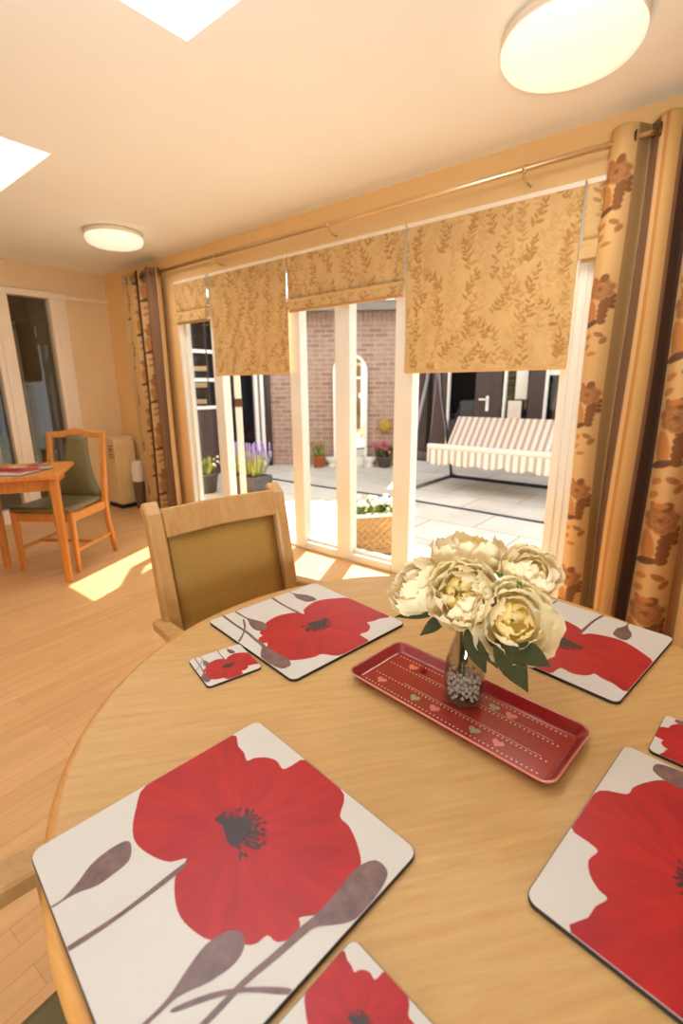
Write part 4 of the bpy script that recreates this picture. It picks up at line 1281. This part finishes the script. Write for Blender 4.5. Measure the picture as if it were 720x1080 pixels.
def foliage(mb, n, r, h, z0, mats, leafsize, rr, flowers=None, upright=0.5):
    for k in range(n):
        a = rr.uniform(0, 2*PI); q = math.sqrt(rr.random())*r
        b = Vector((q*math.cos(a)*0.6, q*math.sin(a)*0.6, z0+rr.random()*h*0.5))
        d = Vector((math.cos(a)*(1-upright), math.sin(a)*(1-upright), upright+rr.random()*0.4)).normalized()
        mb.leafblade(b, b+d*leafsize*rr.uniform(0.7, 1.4)+Vector((0, 0, rr.random()*h*0.4)), leafsize*0.35, rr.choice(mats), n=3)
    if flowers:
        m, cnt, fs_ = flowers
        for k in range(cnt):
            a = rr.uniform(0, 2*PI); q = math.sqrt(rr.random())*r
            mb.ball((q*math.cos(a), q*math.sin(a), z0+h*rr.uniform(0.55, 1.05)), fs_*rr.uniform(0.7, 1.2), m, 6)
def pot_plant(name, label, loc, potm, pr, phh, r, h, mats, flowers, seed, leafsize=0.09):
    t = thing(name, label, 'plant', loc)
    rr = random.Random(seed)
    MB().lathe([(0, 0), (pr*0.75, 0), (pr*0.97, phh-0.03), (pr*1.05, phh-0.03), (pr*1.05, phh), (pr*0.92, phh), (pr*0.85, phh-0.05), (0, phh-0.05)], potm, 24).link('pot', t)
    mb = MB(); foliage(mb, 90, r, h, phh-0.05, mats, leafsize, rr, flowers); mb.link('foliage', t)
    return t
p = on_wall(0.88, 0.28); pot_plant('potted_plant', 'terracotta pot of green leaves at the foot of the brick wall, left of the mirror', (p.x, p.y, GZ), 'terracotta', 0.10, 0.2, 0.14, 0.25, ['leaf_mid', 'leaf_pale'], ('terracotta', 8, 0.025), 21)
p = on_wall(1.98, 0.26); pot_plant('potted_plant', 'pink flowering plant in a dark pot right of the arched mirror', (p.x, p.y, GZ), 'pot_grey', 0.12, 0.18, 0.24, 0.26, ['leaf_mid', 'leaf'], ('pink_flower', 26, 0.03), 22)
for s, lab in ((1.10, 'small white stone pot at the left foot of the arched mirror'), (1.72, 'small white stone pot at the right foot of the arched mirror')):
    p = on_wall(s, 0.22)
    mb = MB(); mb.lathe([(0, 0), (0.08, 0), (0.09, 0.02), (0.05, 0.05), (0.1, 0.11), (0.125, 0.15), (0.11, 0.16), (0.06, 0.14), (0, 0.14)], 'mirror_white', 20)
    tag(mb.link('stone_pot', loc=(p.x, p.y, GZ)), lab, 'pot', 'white pots by the garden mirror')

# left wing: brown timber facade seen through the left door and sidelight
t = thing('brown_wing', 'brown framed building wing on the left side of the courtyard', 'building', (-6.222, 2.9, 0))
MB().box(-0.3, 0.0, -0.1, 2.76, GZ, 2.42, 'brown_upvc').link('wall', t)
def glaz(y0, y1, z0, z1, bars=()):
    f = MB()
    for a, b, c, d_ in ((y0, y0+0.06, z0, z1), (y1-0.06, y1, z0, z1)): f.box(0.0, 0.05, a, b, c, d_, 'gutter_white', 0.004)
    for z in (z0, z1-0.06)+tuple(bars): f.box(0.0, 0.05, y0+0.06, y1-0.06, z, z+0.05, 'gutter_white', 0.004)
    o = f.link('window_frame', t)
    MB().box(0.0, 0.012, y0+0.06, y1-0.06, z0+0.05, z1-0.05, 'dark_glass').link('glazing', o)
glaz(0.45, 1.10, 0.95, 2.3, (1.35, 1.75)); glaz(1.16, 1.80, 0.95, 2.3, (1.35, 1.75))
mb = MB(); mb.box(0.0, 0.03, 1.96, 2.44, GZ, 2.2, 'dark_glass'); mb.box(0, 0.06, 1.88, 1.96, GZ, 2.3, 'brown_upvc', 0.004); mb.link('dark_door', t)
MB().box(0.0, 0.07, 2.44, 2.63, GZ, 2.3, 'gutter_white', 0.005).box(0.07, 0.08, 2.5, 2.54, GZ, 2.3, 'bin_grey').link('white_frame', t)
MB().box(0.0, 0.07, 2.65, 2.75, GZ, 2.4, 'brown_upvc', 0.005).link('corner_post', t)
mb = MB()
mb.prism([(-0.4, 2.5), (0.25, 2.42), (0.25, 2.47), (-0.4, 2.62)], -0.1, 2.4, 'roof', mtx=Matrix(((1, 0, 0, 0), (0, 0, 1, 0), (0, 1, 0, 0), (0, 0, 0, 1)))); mb.link('roof', t)

# far facade behind the swing seat
FY = 7.6
t = thing('glazed_wing', 'dark brown glazed building wing behind the swing seat', 'building', (-3.0, FY, 0))
def fx(x): return x+3.0
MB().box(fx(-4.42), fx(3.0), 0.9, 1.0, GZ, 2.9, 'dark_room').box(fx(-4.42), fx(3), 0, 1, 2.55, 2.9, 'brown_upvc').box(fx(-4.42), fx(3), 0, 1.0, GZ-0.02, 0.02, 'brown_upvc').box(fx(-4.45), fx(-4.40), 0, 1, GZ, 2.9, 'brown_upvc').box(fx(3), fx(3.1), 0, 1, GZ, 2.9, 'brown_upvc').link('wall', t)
for x0, x1 in ((-4.12, -3.86), (-3.05, -2.92), (-2.50, -2.28), (-1.2, -1.05), (0.1, 0.3)):
    MB().box(fx(x0), fx(x1), -0.05, 0.06, GZ, 2.56, 'brown_upvc', 0.006).link('frame_post', t)
for x0, x1 in ((-4.40, -4.12), (-2.86, -2.50), (-2.24, -1.2), (-1.05, 0.1), (0.3, 2.9)):
    MB().box(fx(x0), fx(x1), 0.0, 0.012, 0.05, 2.55, 'pane').link('glass_pane', t)
    MB().box(fx(x0), fx(x1), -0.02, 0.03, 0.0, 0.12, 'brown_upvc', 0.004).link('bottom_rail', t)
for x0, x1 in ((-3.86, -3.825), (-2.90, -2.86), (-2.28, -2.24)):
    MB().box(fx(x0), fx(x1), -0.03, 0.03, 0.02, 2.5, 'mirror_white', 0.003).link('white_beading', t)
dr = MB().box(fx(-3.36), fx(-3.05), -0.03, 0.03, 0.0, 2.5, 'brown_upvc', 0.005).box(fx(-3.82), fx(-3.36), -0.01, 0.01, 0.0, 0.7, 'brown_upvc', 0.004).link('door', t)
MB().box(fx(-3.17), fx(-3.12), -0.045, -0.03, 0.86, 1.1, 'mirror_white', 0.006).box(fx(-3.27), fx(-3.13), -0.085, -0.065, 1.03, 1.06, 'mirror_white', 0.006).box(fx(-3.155), fx(-3.135), -0.07, -0.04, 1.03, 1.06, 'mirror_white', 0.003).link('door_handle', dr)
MB().box(fx(-2.74), fx(-2.56), 0.05, 0.12, 1.05, 2.4, 'mirror_white', 0.004).link('white_blind', t)
MB().box(fx(-2.80), fx(-2.60), -0.06, -0.002, 0.74, 1.03, 'notice', 0.01).link('notice_box', t)
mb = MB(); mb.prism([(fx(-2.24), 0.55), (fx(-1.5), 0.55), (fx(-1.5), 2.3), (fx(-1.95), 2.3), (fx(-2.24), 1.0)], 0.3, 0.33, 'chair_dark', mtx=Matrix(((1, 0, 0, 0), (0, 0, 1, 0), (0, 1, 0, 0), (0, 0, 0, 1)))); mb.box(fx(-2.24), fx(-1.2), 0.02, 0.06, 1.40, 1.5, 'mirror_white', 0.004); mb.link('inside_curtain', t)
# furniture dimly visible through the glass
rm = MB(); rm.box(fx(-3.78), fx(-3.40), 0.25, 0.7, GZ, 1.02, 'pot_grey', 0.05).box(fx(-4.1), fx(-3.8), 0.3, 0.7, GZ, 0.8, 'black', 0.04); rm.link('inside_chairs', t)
mb = MB()
mb.prism([(-0.72, 2.82), (2.2, 3.95), (2.2, 4.05), (-0.72, 2.9)], fx(-4.45), fx(3.2), 'roof', mtx=Matrix(((0, 0, 1, 0), (1, 0, 0, 0), (0, 1, 0, 0), (0, 0, 0, 1)))); mb.box(fx(-4.45), fx(3.2), -0.72, 0.0, 2.80, 2.84, 'soffit'); mb.link('roof', t)
# ground cable across the slabs
pts = [(-6.2, 4.72, GZ+0.009), (-4.35, 4.74, GZ+0.009), (-4.0, 4.76, GZ+0.009), (-2.8, 4.79, GZ+0.009), (-2.0, 4.77, GZ+0.009), (-1.29, 4.74, GZ+0.009), (0.2, 4.7, GZ+0.009), (2.0, 4.7, GZ+0.009)]
tag(MB().tube(pts, 0.012, 'hose', 8).link('garden_hose'), 'dark hose lying in a line across the patio slabs', 'hose')

# swing seat
SX0, SX1, SY = -3.04, -1.40, 5.5
t = thing('swing_seat', 'garden swing seat with beige and white striped cushions in the courtyard', 'swing seat', ((SX0+SX1)/2, 5.8, GZ))
cx = (SX0+SX1)/2
def stripe(a, b):
    ph = (a*(SX1-SX0)/0.088) % 1.0
    w = np.clip((np.abs(ph-0.5)-0.22)/0.06+0.5, 0, 1)[:, None]
    fine = 0.5+0.5*np.sin(2*PI*ph*4)[:, None]
    return np.array((238, 224, 212.))*w+np.array((184, 167, 158.))*(1-w)+6*fine
W2 = (SX1-SX0)/2
def zof(v): return v-GZ
def seatfn(a, b):
    y = -0.30+0.62*b; z = 0.545-0.03*b+0.02*np.sin(PI*b*3)*0.4
    return np.stack([(a-0.5)*2*W2, y, np.full_like(a, 0)+z-GZ], 1)
# seat cushion as a closed rounded slab (profile swept across x)
def slab_fn(prof):
    P_ = np.array(prof)
    def fn(a, b):
        n_ = len(P_); q = b*(n_-1); i = np.clip(q.astype(int), 0, n_-2); f = (q-i)[:, None]
        p = P_[i]*(1-f)+P_[i+1]*f
        return np.stack([(a-0.5)*2*W2, p[:, 0], p[:, 1]], 1)
    return fn
def rounded(y0, y1, z0, z1, r=0.035, n=6):
    pts = []
    for cy, cz, a0 in ((y0+r, z0+r, 180), (y1-r, z0+r, 270), (y1-r, z1-r, 0), (y0+r, z1-r, 90)):
        for i in range(n+1):
            a = math.radians(a0+90*i/n); pts.append((cy+r*math.cos(a), cz+r*math.sin(a)))
    pts.append(pts[0]); return pts
def striped_white(a, b): return np.tile(np.array((232, 218, 206.)), (len(a), 1))
def plus_caps(o):
    bm = bmesh.new(); bm.from_mesh(o.data)
    bmesh.ops.remove_doubles(bm, verts=bm.verts, dist=1e-5)
    bmesh.ops.holes_fill(bm, edges=[e for e in bm.edges if e.is_boundary])
    bm.to_mesh(o.data); bm.free()
o = grid_obj('seat_cushion', 380, 29, slab_fn([(y, z-0.20*(y+0.28)) for y, z in rounded(-0.28, 0.32, 0.535, 0.60)]), stripe, M['swing'], t); plus_caps(o)
o2 = grid_obj('front_piping', 60, 29, slab_fn(rounded(-0.33, -0.25, 0.525, 0.60, 0.03)), striped_white, M['swing'], t); plus_caps(o2)
# back cushion, reclined
ca, sa = math.cos(math.radians(50)), math.sin(math.radians(50))
pb = [(0.26+y*ca-z*sa, 0.50+y*sa+z*ca) for y, z in rounded(0.0, 0.50, -0.04, 0.04, 0.035)]
o3 = grid_obj('back_cushion', 380, 29, slab_fn(pb), stripe, M['swing'], t); plus_caps(o3)
def valfn(a, b):
    drop = 0.20+0.035*np.abs(np.sin(a*PI*5.0))
    return np.stack([(a-0.5)*2*W2, -0.315-0.012*np.sin(a*60)*(1-b), 0.565-drop*(1-b)], 1)
grid_obj('valance', 400, 12, valfn, stripe, M['swing'], t, 0.004)
mb = MB()
for s in (-1, 1):
    x = s*(W2+0.12)
    mb.tube([(x, -0.62, 0.03), (x, -0.56, 0.4), (x, -0.34, 0.95), (x, -0.16, 1.4), (x, -0.05, 1.9)], 0.024, 'steel', 12)
    mb.tube([(x, 0.66, 0.03), (x, 0.5, 0.5), (x, 0.2, 1.3), (x, -0.05, 1.9)], 0.024, 'steel', 12)
    mb.tube([(x, -0.72, 0.022), (x, 0.76, 0.022)], 0.022, 'steel', 10)
mb.tube([(-W2-0.12, -0.05, 1.9), (W2+0.12, -0.05, 1.9)], 0.024, 'steel', 12)
mb.tube([(-W2-0.12, 0.6, 0.03), (W2+0.12, 0.6, 0.03)], 0.022, 'black', 10)
mb.link('frame', t)
mb = MB()
for s in (-1, 1):
    x = s*(W2+0.03)
    mb.tube([(x, -0.26, 0.51), (x, 0.3, 0.51), (x, 0.62, 1.0)], 0.014, 'black', 10)
    mb.tube([(x, 0.3, 0.52), (x, 0.25, 0.8), (x, 0.1, 1.15), (x, -0.05, 1.88)], 0.012, 'black', 8)
    mb.tube([(x, -0.22, 0.52), (x, -0.12, 1.2), (x, -0.05, 1.88)], 0.006, 'steel', 8)
mb.tube([(-W2-0.03, -0.24, 0.51), (W2+0.03, -0.24, 0.51)], 0.014, 'black', 8); mb.tube([(-W2-0.03, 0.3, 0.51), (W2+0.03, 0.3, 0.51)], 0.014, 'black', 8)
mb.link('hanger', t)
mb = MB()
mb.box(-W2-0.2, W2+0.2, -0.75, 0.7, 1.93, 1.96, 'notice', 0.01); mb.box(-W2-0.2, W2+0.2, -0.77, -0.75, 1.78, 1.96, 'notice'); mb.link('canopy', t)

# lavender in a grey planter (left door), plant behind the left sidelight
t = thing('lavender_planter', 'grey rectangular planter of tall lavender outside the left patio door', 'plant', (-4.72, 3.92, GZ))
MB().prism(rrect(0.56, 0.32, 0.02), 0, 0.24, 'pot_grey', bevel=0.008).prism(rrect(0.50, 0.26, 0.02), 0.24, 0.245, 'soil').link('planter', t)
rr = random.Random(4)
mb = MB(); mf = MB()
for k in range(150):
    x, y = rr.uniform(-0.22, 0.22), rr.uniform(-0.11, 0.11)
    h = rr.uniform(0.22, 0.46); dx, dy = x*0.35+rr.uniform(-0.05, 0.05), y*0.5
    mb.leafblade((x, y, 0.24), (x+dx, y+dy, 0.24+h*0.8), 0.014, rr.choice(['leaf_mid', 'leaf_pale', 'leaf_pale']), n=3)
    if k < 80:
        b = Vector((x+dx, y+dy, 0.24+h*0.75))
        mf.tube([b, b+Vector((0, 0, 0.05)), b+Vector((0, 0, 0.09))], [0.009, 0.011, 0.004], 'lavender', 6)
        mf.tube([(x, y, 0.24), b], 0.002, 'leaf_pale', 4)
foliage(mb, 70, 0.24, 0.2, 0.22, ['leaf_pale', 'leaf_mid'], 0.1, rr)
mb.link('leaves', t); mf.link('flower_spikes', t)
t = pot_plant('potted_plant', 'pale green plant in a grey pot behind the narrow left window', (-5.22, 3.62, GZ), 'pot_grey', 0.17, 0.26, 0.2, 0.22, ['leaf_pale', 'leaf_mid'], ('white_flower', 12, 0.02), 24, 0.1)
# metal rack with three curved rungs seen through the left sidelight
t = thing('hanging_rack', 'white metal rack with three curved bands outside the narrow left window', 'rack', (-4.42, 3.02, GZ))
mb = MB()
for k, z in enumerate((1.50, 1.34, 1.18)):
    pts = [(-0.20+0.028*i, -0.10*math.sin(PI*i/16)-0.02*k, z-0.03*math.sin(PI*min(1, i/9))) for i in range(17)]
    mb.rect_sweep(pts, 0.045, 0.006, 'steel', (0, 0, 1), bevel=False)
mb.link('bands', t)
mb = MB(); mb.tube([(-0.2, -0.005, 1.16), (-0.2, 0.0, 2.3)], 0.005, 'black', 6); mb.tube([(0.25, -0.005, 1.16), (0.25, 0.0, 2.3)], 0.005, 'black', 6)
mb.tube([(-0.2, 0.0, 2.3), (-0.2, -0.12, 2.3)], 0.008, 'black', 6); mb.tube([(0.25, 0.0, 2.3), (0.25, -0.12, 2.3)], 0.008, 'black', 6)
mb.link('hanging_chain', t)

# lattice planter by the twin panes
t = thing('lattice_planter', 'low timber planter with lattice side and white flowers outside the middle pane', 'planter', (-2.065, 2.985, GZ), math.radians(50))
x0, x1, y0, y1, zt = -0.20, 0.20, 0.0, 0.24, 0.33
mb = MB()
mb.box(x0, x1, y0, y0+0.02, 0.02, zt, 'planter_wood'); mb.box(x0, x1, y1-0.02, y1, 0.02, zt, 'planter_wood')
mb.box(x0, x0+0.02, y0+0.02, y1-0.02, 0.02, zt, 'planter_wood'); mb.box(x1-0.02, x1, y0+0.02, y1-0.02, 0.02, zt, 'planter_wood')
for x in (x0-0.015, x1-0.015):
    for y in (y0-0.015, y1-0.015): mb.box(x, x+0.03, y, y+0.03, 0, zt, 'planter_wood')
mb.link('box', t)
MB().box(x0-0.025, x1+0.025, y0-0.03, y0+0.03, zt, zt+0.02, 'gutter_white', 0.004).box(x0-0.025, x1+0.025, y1-0.03, y1+0.03, zt, zt+0.02, 'gutter_white', 0.004).link('rim', t)
mb = MB()
for k in range(-6, 8):
    for sgn in (1, -1):
        xa = x0+k*0.06
        p, q = Vector((xa, y0-0.008, 0.04)), Vector((xa+sgn*0.28, y0-0.008, 0.32))
        if p.x > q.x: p, q = q, p
        lo, hi = x0+0.015, x1-0.015
        if q.x <= lo or p.x >= hi: continue
        d = q-p; a = p+d*max(0, (lo-p.x)/d.x); b = p+d*min(1, (hi-p.x)/d.x)
        if (b-a).length > 0.03:
            e = Vector((0, 0.003*sgn, 0)); mb.rect_sweep([tuple(a+e), tuple(b+e)], 0.006, 0.014, 'planter_wood', (0, 1, 0), bevel=False)
mb.link('lattice', t)
MB().box(x0+0.02, x1-0.02, y0+0.02, y1-0.02, 0.26, 0.30, 'soil').link('soil', t)
mb = MB(); rr = random.Random(9)
for k in range(170):
    x, y = rr.uniform(x0+0.02, x1-0.02), rr.uniform(y0+0.02, y1-0.02); a = rr.uniform(0, 6.28)
    b = Vector((x, y, 0.30)); mb.leafblade(b, b+Vector((0.07*math.cos(a), 0.07*math.sin(a), rr.uniform(0.05, 0.13))), 0.04, rr.choice(['leaf_mid', 'leaf_pale', 'leaf_mid']), n=3)
for k in range(60):
    mb.ball((rr.uniform(x0, x1), rr.uniform(y0-0.01, y1), rr.uniform(0.38, 0.46)), rr.uniform(0.014, 0.022), 'white_flower', 6)
mb.link('flowers', t)

# ------------------------------------------------------------------ light
sun_d = bpy.data.lights.new('sun', 'SUN'); sun = bpy.data.objects.new('sun', sun_d); C.objects.link(sun)
dvec = Vector((0.45, -1.0, -1.22)).normalized()
sun.rotation_euler = dvec.to_track_quat('-Z', 'Y').to_euler(); sun.location = (-4, 10, 10)
sun_d.energy = 15.0; sun_d.angle = math.radians(0.6); sun_d.color = (1.0, 0.95, 0.86)
wd = bpy.data.worlds.new('world'); bpy.context.scene.world = wd; wd.use_nodes = True
bg = wd.node_tree.nodes['Background']; bg.inputs['Color'].default_value = (0.93, 0.96, 1.0, 1); bg.inputs['Strength'].default_value = 3.0
cl = bpy.data.lights.new('corridor_fill', 'POINT'); clo = bpy.data.objects.new('corridor_fill', cl); C.objects.link(clo); clo.location = (-6.3, 0.6, 2.2); cl.energy = 18; cl.color = (1, 0.92, 0.8); cl.shadow_soft_size = 0.1  # added fill light for the corridor, no fixture there
for i, (x, y) in enumerate(((-3.85, 2.04), (-0.618, 1.975), (-0.6, -1.2), (-3.85, -1.2))):  # last two go with the unseen ceiling lights added for brightness
    ld = bpy.data.lights.new('ceiling_lamp_glow', 'AREA'); lo = bpy.data.objects.new('ceiling_lamp_glow', ld); C.objects.link(lo)
    ld.shape = 'DISK'; ld.size = 0.36; lo.location = (x, y, H-0.108); ld.energy = 6; ld.color = (1.0, 0.93, 0.84)

# light added behind the camera, acting as the photographer's flash bounced off the ceiling
ld = bpy.data.lights.new('bounced_flash', 'AREA'); lo = bpy.data.objects.new('bounced_flash', ld); C.objects.link(lo)
ld.shape = 'DISK'; ld.size = 0.5; lo.location = (0.5, -0.9, 0.9); ld.energy = 40; ld.color = (0.78, 0.92, 1.0); ld.spread = math.radians(125)
lo.rotation_euler = (Vector((-0.9, 0.3, 2.4))-Vector(lo.location)).to_track_quat('-Z', 'Y').to_euler()
sc = bpy.context.scene
sc.view_settings.view_transform = 'Standard'; sc.view_settings.look = 'None'
sc.view_settings.exposure = -0.06; sc.view_settings.gamma = 1.0; sc.view_settings.use_curve_mapping = False
sc.cycles.max_bounces = 10; sc.cycles.diffuse_bounces = 6; sc.cycles.transparent_max_bounces = 16
sc.cycles.use_denoising = True; sc.cycles.sample_clamp_indirect = 6.0
sc.cycles.caustics_reflective = False; sc.cycles.caustics_refractive = False
